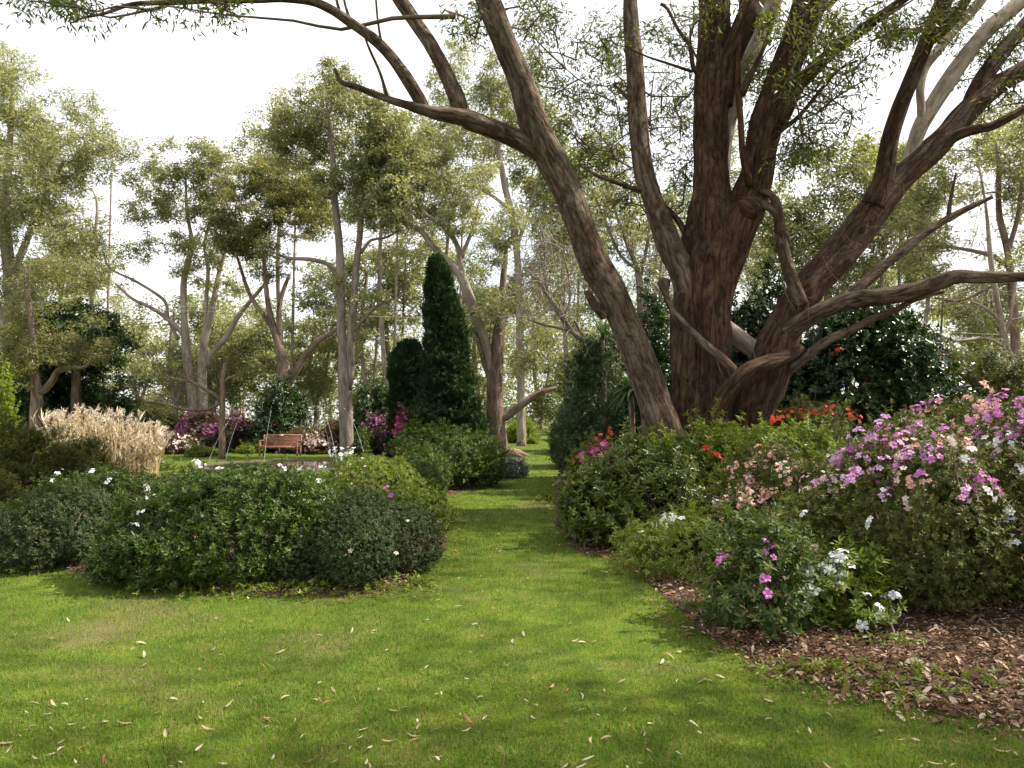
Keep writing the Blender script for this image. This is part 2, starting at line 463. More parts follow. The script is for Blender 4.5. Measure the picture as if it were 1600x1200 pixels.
def sheet(name, pts, z, mat):
    me = bpy.data.meshes.new(name)
    me.from_pydata([(float(x), float(y), z) for x, y in pts], [], [list(range(len(pts)))])
    me.update(); me.materials.append(mat)
    if me.polygons[0].normal.z < 0: me.flip_normals()
    o = bpy.data.objects.new(name, me); COL.objects.link(o)
    return tag(o, kind='structure')

sheet('lawn', [(-250, -40), (250, -40), (250, 145), (-250, 145)], 0.0, M['lawn'])
sheet('mulch_bed', bedL, 0.004, M['mulch'])
sheet('mulch_bed', bedR, 0.004, M['mulch'])
sheet('mulch_bed', bed_far, 0.009, M['mulch'])

rng = np.random.default_rng(11)
# grass: short blades, thinning out and growing in size with distance
def on_lawn(x, y):
    ok = ~(inside(bedL, x, y) | inside(bedR, x, y) | inside(bed_far, x, y))
    return ok
def grass_points(n, y0, y1, px0=-300, px1=1900):
    py = rng.uniform(y0, y1, n); px = rng.uniform(px0, px1, n)
    dx, dy = (px - CX) / F, (CY - py) / F
    t = -CAMZ / (ST + dy * CT)
    return dx * t, (CT - dy * ST) * t
gx, gy = [], []
for n, y0, y1 in ((230000, 880, 1330), (150000, 745, 880), (60000, 695, 745)):
    a, b = grass_points(n, y0, y1); gx.append(a); gy.append(b)
gx = np.concatenate(gx); gy = np.concatenate(gy)
ex = np.minimum(edge_dist(bedL, gx, gy), edge_dist(bedR, gx, gy))
fr = Noise(91, 0.35)(np.column_stack([gx, gy, 0 * gx]))
ok = on_lawn(gx, gy) | (ex < 0.10 + 0.16 * np.maximum(fr, 0)) & (rng.uniform(size=len(gx)) < .45)
pp = np.column_stack([gx, gy, np.zeros_like(gx)])
nb = Noise(21, 0.9)(pp); nm_ = Noise(22, 0.22)(pp)
worn = 0.5 * nb + 0.6 * nm_
ok &= rng.uniform(size=len(gx)) < np.clip(1.0 - 1.1 * np.maximum(worn - 0.22, 0), .2, 1)
gx, gy, nb, nm_, ex = gx[ok], gy[ok], nb[ok], nm_[ok], ex[ok]
n = len(gx)
sc_ = np.maximum(1.0, gy / 5.0)
hgt = 0.030 * rng.uniform(.55, 1.35, n) * (1 + .2 * nm_) * sc_ ** .35 * (1 + 0.5 * np.exp(-ex / .12))
wid = 0.0042 * sc_ * rng.uniform(.7, 1.3, n)
az = rng.uniform(0, 6.28, n); lean = np.abs(rng.normal(0, .6, n)) + .1
d = np.column_stack([np.cos(az) * np.sin(lean), np.sin(az) * np.sin(lean), np.cos(lean)])
side = np.column_stack([-np.sin(az + rng.normal(0, .6, n)), np.cos(az), np.zeros(n)])
base = np.column_stack([gx, gy, np.zeros(n)])
V = np.stack([base - side * wid[:, None] * .5, base + side * wid[:, None] * .5, base + d * hgt[:, None]], 1).reshape(-1, 3)
acc = Acc()
tint = np.clip(.48 + .32 * nb + .34 * nm_ + rng.normal(0, .22, n), 0, 1)
acc.add(V, tris=np.arange(n * 3).reshape(-1, 3), ta=np.column_stack([tint, rng.uniform(0, 1, n)]))
M['grass'] = leafmat('grass_blades', (0.056, 0.124, 0.009), (0.178, 0.250, 0.028), (0.25, 0.185, 0.085), .20, .5, .3, .35, (1.3, 1.4, .5))
tag(acc.obj('grass', M['grass'], leafattr=True), kind='stuff')

# mulch chips and fallen bark in the beds
acc = Acc()
n = 190000
py = rng.uniform(735, 1230, n); px = rng.uniform(-200, 1900, n)
dx, dy = (px - CX) / F, (CY - py) / F
t = -CAMZ / (ST + dy * CT)
cx_, cy_ = dx * t, (CT - dy * ST) * t
e = np.minimum(edge_dist(bedR, cx_, cy_), edge_dist(bedL, cx_, cy_))
ok = (inside(bedR, cx_, cy_) & ((e < 4.5))) | (inside(bedL, cx_, cy_) & (e < .5)) | ((e < .22) & (rng.uniform(size=n) < .18))
cx_, cy_ = cx_[ok], cy_[ok]; n = len(cx_)
az = rng.uniform(0, 6.28, n); el = rng.normal(.1, .28, n)
d = np.column_stack([np.cos(az) * np.cos(el), np.sin(az) * np.cos(el), np.sin(el)])
up = nrm(np.column_stack([rng.normal(0, .35, n), rng.normal(0, .35, n), np.ones(n)]))
L = rng.gamma(2, .012, n) + .012
leaves(acc, np.column_stack([cx_, cy_, rng.uniform(.006, .035, n)]), d, up, L, L * rng.uniform(.14, .5, n), rng.uniform(0, 1, n), rng.uniform(0, 1, n), fold=.3, droop=.05, kind='e')
M['chips'] = leafmat('mulch_chips', (0.075, 0.040, 0.022), (0.26, 0.155, 0.095), (0.44, 0.34, 0.25), .18, .85, .15, .05, (1, 1, 1))
tag(acc.obj('mulch_chips', M['chips'], leafattr=True), kind='stuff')

# small low weeds creeping over the bed edge
acc = Acc()
wp = []
for px, py, s, k in ((1030, 890, .16, 60), (1390, 1068, .28, 55), (1480, 1085, .3, 55), (1270, 1055, .12, 40), (1390, 1010, .12, 26), (660, 915, .08, 24), (430, 925, .4, 160), (560, 922, .4, 150), (300, 912, .3, 70)):
    c = G(px, py)
    wp.append(c + np.column_stack([rng.normal(0, s * 1.3, k), rng.normal(0, s * .5, k), rng.uniform(.02, .10, k)]))
wp = np.vstack(wp)
rosettes(acc, rng, wp, np.array((0, 0, 1.0)) + rng.normal(0, .3, wp.shape), 8, .045, .016, rng.uniform(0, 1, len(wp)), ang=65)
tag(acc.obj('weeds', M['azalea_lime'], leafattr=True), kind='stuff')

# fallen gum leaves, each one its own object
def fallen_leaf_mesh(seed, mat):
    r = np.random.default_rng(seed)
    L, Wd = r.uniform(.055, .088), r.uniform(.006, .012)
    curl, sick, tw = r.uniform(-.35, .6), r.uniform(-.25, .25), r.uniform(-.5, .5)
    k = 9; t = np.linspace(0, 1, k)
    w = Wd * np.sin(np.pi * np.clip(t * .93 + .04, 0, 1)) ** .8 * (1.15 - .55 * t); w[0] = .0012; w[-1] = .0008
    x = (t - .5) * L; y = sick * L * (t - .5) ** 2 * 2; z = curl * L * (t - .5) ** 2 + .004
    rows = []
    for i in range(k):
        a = tw * (t[i] - .5)
        for s, lift in ((-1, .35), (0, 0), (1, .35)):
            rows.append((x[i], y[i] + s * w[i] * math.cos(a), z[i] + s * w[i] * math.sin(a) + abs(s) * lift * w[i]))
    V = np.array(rows); V[:, 2] -= V[:, 2].min()
    Q = []
    for i in range(k - 1):
        for j in (0, 1):
            b = i * 3 + j; Q.append((b, b + 1, b + 4, b + 3))
    ac = Acc(); ac.add(V, quads=Q)
    return ac.mesh('fallen_leaf', mat, smooth=True)
M['leaf_tan'] = plainmat('dry_tan_leaf', (0.36, 0.27, 0.16), .75, .25, .3, 14, 0, .15)
M['leaf_grey'] = plainmat('bleached_leaf', (0.44, 0.38, 0.27), .75, .25, .2, 14, 0, .15)
M['leaf_rust'] = plainmat('rusty_leaf', (0.26, 0.12, 0.06), .75, .25, .3, 14, 0, .15)
LV = [(fallen_leaf_mesh(40 + i, M['leaf_tan']), 'dry tan curled gum leaf lying on the mown lawn', 'dry tan leaves on the lawn') for i in range(5)] + \
     [(fallen_leaf_mesh(60 + i, M['leaf_grey']), 'bleached pale gum leaf lying on the mown lawn', 'bleached pale leaves on the lawn') for i in range(4)] + \
     [(fallen_leaf_mesh(80 + i, M['leaf_rust']), 'rusty brown gum leaf lying on the mown lawn', 'rusty brown leaves on the lawn') for i in range(2)]
lr = np.random.default_rng(77)
cnt = 0
for _ in range(4000):
    if cnt >= 295: break
    py = 765 + 450 * lr.uniform() ** .85; px = lr.uniform(-10, 1610)
    g = G(px, py)
    xx, yy = np.array([g[0]]), np.array([g[1]])
    if not on_lawn(xx, yy)[0] or min(edge_dist(bedL, xx, yy)[0], edge_dist(bedR, xx, yy)[0]) < .06: continue
    me, lab, grp = LV[lr.integers(0, len(LV))] if lr.uniform() > .12 else LV[lr.integers(0, 9)]
    o = bpy.data.objects.new('fallen_leaf', me); COL.objects.link(o)
    o.location = (g[0], g[1], lr.uniform(.006, .022)); s = lr.uniform(.45, 1.1); o.scale = (s, s, s)
    o.rotation_euler = (lr.normal(0, .25), lr.normal(0, .22), lr.uniform(0, 6.28))
    tag(o, lab, 'leaf', grp); cnt += 1
# ------------------------------------------------------------------ the big multi-stemmed tree
TY = 14.0
def pp_(pts, Y=TY):
    """(px, py, radius_px[, depth offset]) -> points and radii in metres"""
    out, rad = [], []
    for q in pts:
        y = Y + (q[3] if len(q) > 3 else 0.0)
        out.append(P(q[0], q[1], y)); rad.append(q[2] * y / F)
    return np.array(out), np.array(rad)

tree0 = P(1110, 780, TY)
main = thing('gum_tree', 'huge brown multi-stemmed gum tree rising behind the right-hand shrubs, limbs spreading out of the frame', 'tree', (tree0[0], TY, 0))
def limb(name, paths, mat, seed=1, sides=48, step=.045, flute=.07, rough=.06, parent=main):
    ac = Acc(); kids = []
    for i, (p, s) in enumerate(paths):
        a, r = pp_(p)
        own = i == 0 or name == 'trunk'
        t = ac if own else Acc()
        tube(t, a, r, sides=s or sides, step=step if (s or sides) > 12 else .15, flute=flute if (s or sides) > 12 else .03, rough=rough, seed=seed * 13 + i)
        if not own: kids.append(t)
    ob = ac.obj(name, M[mat], parent, smooth=True, barkattr=True)
    for t in kids:        # side branches: sub-parts of their limb
        k = bpy.data.objects.new('branch', t.mesh('branch', M[mat], smooth=True, origin=tuple(parent.location), barkattr=True))
        COL.objects.link(k); k.parent = ob
    return ob

limb('trunk', [
    ([(1103, 840, 66), (1100, 760, 50), (1096, 680, 44), (1095, 610, 42), (1095, 540, 41), (1098, 480, 40), (1104, 430, 40), (1112, 380, 40), (1113, 330, 34), (1111, 290, 27), (1110, 240, 25), (1112, 150, 25), (1116, 60, 24), (1118, -20, 24), (1116, -160, 20), (1100, -330, 15), (1080, -480, 9)], None),
    ([(1110, 850, 46, .1), (1104, 700, 34, .15), (1102, 560, 28, .2), (1113, 470, 31, .15), (1132, 400, 35, .1), (1150, 350, 34, 0), (1166, 315, 30, 0), (1182, 267, 25, 0), (1196, 200, 25, 0), (1213, 150, 25, 0), (1230, 100, 25, 0), (1250, 50, 26, 0), (1266, 0, 27, 0), (1290, -80, 24, .2), (1330, -200, 19, .5), (1380, -340, 13, .8)], None),
    ([(1060, 830, 40, -.1), (1066, 700, 26, -.2), (1068, 600, 19, -.25), (1070, 500, 20, -.2), (1074, 450, 15, -.05), (1085, 400, 8, .1)], None),
    ([(1186, 335, 9, -.35), (1172, 327, 20, -.3), (1158, 322, 16, 0)], 16)], 'bark_main', 1, flute=.13)
limb('limb', [([(1050, 840, 52, -.5), (1045, 760, 42, -.5), (1038, 690, 34, -.55), (1018, 613, 25, -.6), (994, 547, 23, -.7), (958, 463, 23.5, -.8), (928, 413, 24, -.9), (905, 350, 23, -1), (887, 300, 22, -1), (862, 248, 23, -1.1), (838, 200, 23, -1.2), (817, 133, 20, -1.2), (795, 80, 21, -1.3), (774, 30, 21, -1.3), (752, -30, 20, -1.4), (715, -140, 16, -1.7), (690, -260, 11, -2)], None),
    ([(917, 455, 6, -1.05), (928, 474, 7, -.95), (945, 492, 9, -.8)], 12),
    ([(915, 262, 2, -.6), (930, 273, 3, -.7), (957, 283, 3.5, -.6), (1000, 299, 4, -.3)], 8)], 'bark_limb', 2)
limb('limb', [([(842, 238, 14, -1.1), (815, 221, 15, -1.2), (785, 206, 15, -1.3), (760, 197, 15, -1.4), (735, 187, 16, -1.5), (717, 182, 13, -1.6), (683, 177, 11, -1.7), (657, 170, 9, -1.8), (628, 162, 6.5, -1.9), (600, 153, 5.5, -2), (560, 137, 5, -2.1), (534, 128, 4, -2.2), (523, 108, 3, -2.2)], 24),
    ([(722, 187, 11, -1.5), (714, 155, 13, -1.5), (699, 121, 12, -1.4), (677, 77, 11, -1.3), (651, 38, 11, -1.2), (632, 10, 11, -1.2), (600, -40, 9, -1), (560, -120, 6, -.8)], 24),
    ([(668, 176, 8, -1.7), (655, 155, 10.5, -1.8), (638, 127, 10, -2), (613, 91, 9, -2.1), (585, 62, 9, -2.2), (550, 37, 8, -2.4), (517, 15, 7, -2.5), (485, 2, 6.5, -2.6), (440, -2, 5.5, -2.7), (400, 0, 5, -2.8), (330, 1, 4.4, -2.9), (267, 4, 4, -3), (225, 5, 3.6, -3), (200, 8, 3.4, -3), (183, 14, 3, -3), (160, 22, 2.4, -3), (133, 27, 2, -3), (110, 36, 1, -3)], 20),
    ([(604, 149, 3, -2), (596, 120, 2.4, -2), (588, 100, 2.2, -2), (577, 76, 2, -2.1), (567, 50, 1.4, -2.1)], 8),
    ([(595, 62, 2.2, -2.2), (590, 30, 1.8, -2.2), (586, -20, 1.5, -2.2)], 8), ([(548, 34, 2.5, -2.4), (540, 10, 2, -2.4), (534, -20, 1.5, -2.4)], 8),
    ([(533, 25, 3, -2.4), (527, 5, 2.4, -2.4), (522, -20, 2, -2.4)], 8), ([(163, 20, 1.6, -3), (150, 4, 1.3, -3), (140, -16, 1, -3)], 6)], 'bark_limb', 3)
limb('limb', [([(1082, 470, 22, -.1), (1068, 425, 22, -.1), (1050, 390, 21, -.1), (1034, 350, 18, 0), (1017, 302, 16, .1), (1006, 267, 16.5, .2), (998, 200, 15.5, .3), (992, 100, 14.5, .4), (987, 50, 13, .5), (985, 0, 11.5, .6), (990, -70, 10, .8), (1010, -160, 7, 1)], 30),
    ([(958, 131, 2, .2), (980, 152, 3, .25), (998, 177, 4, .3)], 8), ([(1030, 312, 4, .1), (1045, 328, 4, .3), (1062, 348, 5, .4), (1078, 380, 6, .3)], 10),
    ([(1040, 436, 9, -.5), (1038, 444, 10, -.5), (1041, 462, 5, -.5), (1050, 482, 5.5, -.6), (1067, 504, 6.5, -.7), (1100, 537, 7.5, -.8), (1130, 561, 8, -.8), (1147, 584, 9, -.8), (1146, 610, 11, -.7)], 14)], 'bark_limb', 4)
limb('limb', [([(1125, 320, 16, .35), (1127, 270, 13, .5), (1134, 210, 12, .6), (1148, 150, 12, .7), (1172, 85, 13, .8), (1198, 30, 13, .9), (1225, -40, 11, 1), (1260, -150, 7, 1.2)], 24)], 'bark_pale', 5, rough=.03)
limb('limb', [([(1128, 165, 17, 0), (1136, 110, 18, -.1), (1150, 68, 18, -.2), (1166, 30, 18, -.3), (1180, -5, 17, -.3), (1205, -90, 13, -.5), (1240, -210, 8, -.8)], 28),
    ([(1172, 290, 6, -.3), (1161, 245, 5.5, -.4), (1157, 185, 5, -.4), (1153, 130, 4.5, -.4), (1155, 60, 3.5, -.4), (1158, -10, 3, -.4)], 10),
    ([(1159, 150, 4.5, -.4), (1177, 110, 4, -.5), (1197, 66, 3.5, -.5), (1212, 20, 3, -.5)], 10),
    ([(1032, 6, 2.5, -.3), (1043, 14, 2.5, -.3), (1060, 47, 3, -.3), (1078, 72, 3.5, -.3), (1083, 105, 4, -.2), (1098, 125, 5, -.1)], 8),
    ([(975, 72, 1, -.1), (1010, 88, 1.5, -.2), (1040, 98, 2, -.3), (1082, 112, 2.5, -.2)], 6), ([(1080, 76, 2.5, -.3), (1078, 55, 1.6, -.3), (1079, 38, .8, -.3)], 6)], 'bark_main', 6)
limb('limb', [([(1200, 200, 12, -.1), (1222, 185, 11, -.2), (1247, 133, 10.5, -.4), (1293, 87, 10, -.6), (1343, 50, 9, -.8), (1373, 27, 8, -.9), (1410, 0, 7, -1), (1470, -50, 5, -1.2)], 18),
    ([(1196, 222, 5, -.2), (1225, 200, 4, -.3), (1250, 180, 3.6, -.4), (1283, 140, 3, -.5), (1312, 108, 2.4, -.6), (1340, 95, 1.5, -.6)], 8),
    ([(1282, 18, 3, -.1), (1300, 4, 5, -.2), (1316, -14, 5, -.3)], 10)], 'bark_main', 7)
limb('limb', [([(1165, 840, 60, .1), (1167, 760, 46, .1), (1170, 690, 38, .1), (1180, 630, 34, .15), (1197, 586, 33, .15), (1215, 540, 31, .2), (1235, 490, 27, .25), (1258, 455, 26, .3), (1290, 420, 27, .4), (1324, 380, 27, .5), (1360, 333, 26, .6), (1385, 303, 24, .65), (1405, 282, 22, .7), (1445, 245, 19, .8), (1485, 205, 17.5, .9), (1520, 165, 17, 1), (1560, 133, 16, 1.1), (1610, 105, 15, 1.2), (1690, 62, 12, 1.4), (1800, -20, 8, 1.6)], None),
    ([(1505, 180, 10, .95), (1528, 135, 12, 1.1), (1555, 95, 12.5, 1.2), (1584, 60, 13, 1.3), (1615, 25, 12, 1.4), (1660, -40, 9, 1.6)], 24),
    ([(1478, 222, 9, .8), (1500, 210, 8, .7), (1522, 203, 7, .6), (1552, 196, 6.5, .6), (1583, 180, 6, .6), (1610, 165, 5, .6), (1660, 150, 4, .6)], 14)], 'bark_main', 8, flute=.10)
limb('limb', [([(1362, 325, 20, .5), (1378, 285, 16, .5), (1384, 260, 15, .5), (1391, 217, 13, .45), (1407, 167, 12.5, .4), (1427, 117, 12.5, .35), (1445, 73, 12.5, .3), (1465, 25, 13, .3), (1482, -20, 12, .3), (1510, -120, 8, .4)], 24),
    ([(1446, 70, 9, .3), (1468, 52, 8, .3), (1492, 28, 8, .3), (1512, -5, 8, .3)], 14)], 'bark_main', 9)
limb('limb', [([(1402, 300, 10, .75), (1420, 250, 9.5, .8), (1436, 203, 11, .9), (1453, 172, 12, 1), (1480, 130, 12.5, 1.1), (1513, 83, 12.5, 1.2), (1547, 43, 12.5, 1.3), (1580, 15, 12, 1.4), (1630, -30, 10, 1.5)], 24),
    ([(1441, 195, 7, .9), (1439, 165, 6, .9), (1438, 140, 6, .9), (1444, 108, 7, 1), (1466, 78, 7.5, 1.1), (1490, 48, 8, 1.2), (1528, 6, 8, 1.3), (1560, -40, 7, 1.4)], 16)], 'bark_pale', 10, rough=.03)
limb('limb', [([(1228, 520, 16, 0), (1255, 502, 14, -.2), (1290, 483, 14, -.35), (1330, 468, 14, -.5), (1387, 463, 13.5, -.8), (1433, 453, 13, -1), (1467, 441, 12, -1.2), (1495, 432, 11, -1.3), (1533, 433, 9.5, -1.5), (1600, 432, 8.5, -1.7), (1660, 428, 7, -1.9), (1760, 400, 5, -2)], 24),
    ([(1325, 467, 9, -.5), (1345, 447, 9.5, -.5), (1365, 430, 9, -.45), (1385, 412, 8.5, -.4), (1407, 395, 7.5, -.4), (1447, 363, 6.5, -.3), (1483, 341, 5.5, -.2), (1517, 323, 4.5, -.2), (1550, 308, 3, -.2)], 14),
    ([(1482, 343, 4, -.2), (1484, 320, 3, -.2), (1488, 298, 2.6, -.2), (1494, 270, 1.5, -.2)], 8)], 'bark_limb', 11)
limb('limb', [([(1108, 672, 18, -.45), (1126, 630, 15, -.75), (1143, 603, 14, -.85), (1168, 579, 13, -.85), (1200, 566, 12, -.75), (1232, 556, 10, -.5), (1250, 545, 8, -.1)], 24)], 'bark_main', 12)
limb('limb', [([(1188, 606, 6, .25), (1212, 592, 8, .1), (1236, 576, 8, -.1), (1262, 556, 7.5, -.25), (1290, 534, 7, -.4), (1333, 514, 6.3, -.55), (1367, 496, 6, -.7), (1400, 484, 5.2, -.8), (1433, 466, 4.4, -.9), (1475, 456, 2.6, -1.0)], 18)], 'bark_limb', 14, rough=.07)
limb('limb', [([(1108, 490, 12, .5), (1133, 512, 14, .6), (1158, 532, 14, .6), (1190, 556, 14, .5)], 18)], 'bark_pale', 13, rough=.03)

limb('limb', [([(1250, 475, 12, 0), (1238, 440, 10, -.1), (1227, 405, 9, -.15), (1220, 370, 8.5, -.2), (1217, 340, 8, -.25), (1212, 316, 6.5, -.3), (1202, 302, 5, -.32), (1188, 300, 4, -.3)], 18),
    ([(1215, 335, 7, -.25), (1204, 325, 6, -.28), (1190, 318, 7, -.28), (1176, 316, 8, -.2)], 14)], 'bark_limb', 15)

# hanging strips of bark and thin dead twigs
def wander(rng, p, d, n, step, jit, sag=0.0):
    q = [np.array(p, float)]; d = np.array(d, float)
    for _ in range(n):
        d = d + rng.normal(0, jit, 3); d[2] -= sag; d /= np.linalg.norm(d)
        q.append(q[-1] + d * step)
    return np.array(q)
tr = np.random.default_rng(5)
ac = Acc()
for _ in range(45):
    px, py = tr.uniform(1230, 1420), 0
    py = 505 - (px - 1230) * .95 + tr.uniform(-30, 50)
    q = wander(tr, P(px, py, TY - .2 + tr.uniform(-.2, .2)), tr.normal(0, 1, 3) * (1, .5, 1), 5, .09, .4, .15)
    tube(ac, q, np.linspace(.006, .002, len(q)), 4, cap=False)
for px, py, ln in ((1285, 400, .75), (1262, 470, .9), (1175, 530, .8), (1195, 395, .9), (1120, 560, .5), (1222, 440, .6)):
    q = wander(tr, P(px, py, TY - .45), (0.1, -.2, -1), 8, ln / 8, .12, .05)
    tube(ac, q, np.linspace(.008, .003, len(q)), 5, cap=False)
tag(ac.obj('hanging_twigs', M['twig'], main, smooth=True), kind='stuff')

# crown: hanging sprays of long leaves, those in view and the roof of leaves above the frame
def sprays(acc_l, acc_t, rng, centres, rad, nl, L, W, tn, stem=True, flat=.75, droop=.55):
    nc = len(centres)
    rad = np.broadcast_to(np.asarray(rad, float), (nc,))
    c = np.repeat(centres, nl, 0); r = np.repeat(rad, nl)[:, None]
    off = nrm(rng.normal(size=(nc * nl, 3))) * rng.uniform(.15, 1, (nc * nl, 1)) ** .6 * r * np.array((1, 1, flat))
    d = nrm(rng.normal(size=(nc * nl, 3)) * np.array((1, 1, .6)) + off / r * .5 - np.array((0, 0, droop * 1.5)))
    nmv = rng.normal(size=(nc * nl, 3))
    ll = L * rng.uniform(.6, 1.3, nc * nl)
    tint = np.clip(np.repeat(tn, nl) + rng.normal(0, .12, nc * nl), 0, 1)
    leaves(acc_l, c + off, d, nmv, ll, ll * W / L, tint, rng.uniform(0, 1, nc * nl), fold=.3, droop=.12, kind='q')
    if stem:
        for cc, rr in zip(centres, rad):
            for _ in range(3):
                e = cc + nrm(rng.normal(size=3)) * rr * (.8, .8, .6)
                tube(acc_t, np.array([cc, (cc + e) / 2 + rng.normal(0, .08 * rr, 3), e]), np.array((.008, .006, .003)), 4, cap=False)

mr = np.random.default_rng(9)
al, at_ = Acc(), Acc()
view = []   # (px, py, rx, ry, depth, count)
for px, py, rx, ry, Yd, k in ((850, 40, 60, 50, 15, 12), (900, 130, 60, 60, 15.5, 14), (950, 60, 50, 60, 15.5, 12), (930, 220, 70, 70, 15.5, 22), (1050, 190, 45, 80, 15.5, 16),
        (1060, 60, 40, 60, 15.5, 10), (1075, 300, 40, 50, 15.5, 7), (880, 270, 30, 35, 15.5, 6), (1290, 130, 60, 70, 13.2, 18), (1320, 40, 60, 50, 13.2, 14), (1260, 210, 40, 40, 13.5, 8), (1400, 40, 50, 40, 13.2, 9),
        (1180, 120, 25, 90, 15, 10), (1480, 40, 60, 40, 14.5, 10), (1560, 60, 60, 60, 15.6, 12), (1570, 160, 50, 40, 15.6, 7), (740, 30, 30, 30, 13, 5), (1210, 40, 20, 40, 13.3, 5), (1240, 250, 20, 20, 13.6, 3),
        (310, 8, 60, 10, 11, 5), (80, 5, 50, 14, 11, 5), (130, 18, 18, 10, 11, 2), (1100, 20, 40, 40, 13.4, 4), (970, 310, 40, 30, 15.2, 5)):
    for _ in range(int(k * 1.7)):
        a = mr.normal(size=2) * .55
        view.append(P(px + a[0] * rx, py + a[1] * ry, Yd + mr.normal(0, .7)))
view = np.array(view)
sprays(al, at_, mr, view, mr.uniform(.22, .5, len(view)), 62, .125, .027, np.clip(.45 + .3 * Noise(4, 1.5)(view), 0, 1))
roof = []  # unseen part of the crown, its density and gaps shaped to cast dappled shade
while len(roof) < 900:
    x, y, z = mr.uniform(-7, 17), mr.uniform(1.5, 22), mr.uniform(7.5, 17)
    if z < 1.6 + .546 * y + 1.2 and y > -1: continue
    e = ((x - 5) / 12) ** 2 + ((y - 11) / 11.5) ** 2 + ((z - 9) / 8) ** 2
    if e > 1 or e < .25: continue
    roof.append((x, y, z))
roof = np.array(roof)
nzr = Noise(15, 3.4)(roof)
roof = roof[nzr > -.14]
sprays(al, at_, mr, roof, mr.uniform(.6, 1.15, len(roof)), 120, .17, .042, np.clip(.45 + .3 * Noise(4, 1.5)(roof), 0, 1), stem=False)
# branchlets joining the sprays to the limbs
nodes = np.array([P(*q) for q in ((1118, -20, TY), (1266, 0, TY), (1230, 100, TY), (1112, 150, TY), (998, 200, TY + .3), (990, 60, TY + .4), (1183, -5, TY - .3), (1293, 87, TY - .6), (1373, 27, TY - .9), (1480, 0, TY + .3), (1560, 100, TY + 1.1), (1690, 62, TY + 1.4), (752, -30, TY - 1.4), (690, -260, TY - 2), (600, -40, TY - 1), (1100, -330, TY), (1080, -480, TY), (1330, -200, TY + .5), (1380, -340, TY + .8), (1225, -40, TY + 1), (1240, -210, TY - .8), (1660, -40, TY + 1.6), (1800, -20, TY + 1.6), (1510, -120, TY + .4), (1034, 350, TY))])
def attach(acc_t, rng, nodes, centres, r0, rmax=.10, bend=.12):
    """grow thin branches from the skeleton out to every leaf clump"""
    nd = [tuple(x) for x in nodes]; arr = np.array(nd)
    dist = np.min(np.linalg.norm(centres[:, None] - arr[None], axis=2), 1)
    par = []
    for i in np.argsort(dist):
        c = centres[i]
        dd = np.linalg.norm(arr - c, axis=1) + np.maximum(arr[:, 2] - c[2], 0) * 1.5
        j = int(np.argmin(dd)); a = arr[j]
        ln = np.linalg.norm(c - a)
        k = max(2, int(ln / .7))
        t = np.linspace(0, 1, k + 1)[:, None]
        mid = rng.normal(0, bend * ln, 3); mid[2] = abs(mid[2]) * .5
        q = a * (1 - t) + c * t + np.sin(np.pi * t) * mid + np.vstack([np.zeros(3), rng.normal(0, .04 * ln / k ** .5, (k - 1, 3)), np.zeros(3)])
        rs = min(rmax, r0 * (1 + ln * .45))
        tube(acc_t, q, np.linspace(rs, r0 * .7, k + 1), 5, cap=False, step=.5)
        arr = np.vstack([arr, q[1:]])
attach(at_, mr, nodes, np.vstack([view, roof]), .014)
al.obj('crown', M['gum_near'], main, leafattr=True)
tag(at_.obj('branchlets', M['twig'], main, smooth=True), kind='stuff')
# ------------------------------------------------------------------ background trees
def blob_points(rng, blobs, Y, thick, ncl):
    w = np.array([b[2] * b[3] * (b[5] if len(b) > 5 else 1) for b in blobs], float); w /= w.sum()
    out = []
    for b, k in zip(blobs, np.maximum(1, np.round(w * ncl)).astype(int)):
        yb = Y + (b[4] if len(b) > 4 else 0)
        u = nrm(rng.normal(size=(k, 3))) * rng.uniform(.25, 1, (k, 1)) ** .5
        for v in u:
            v = v * 1.32; y = yb + v[1] * min(thick, max(b[2], b[3]) * yb / F)
            out.append(P(b[0] + v[0] * b[2], b[1] + v[2] * b[3], y))
    return np.array(out)

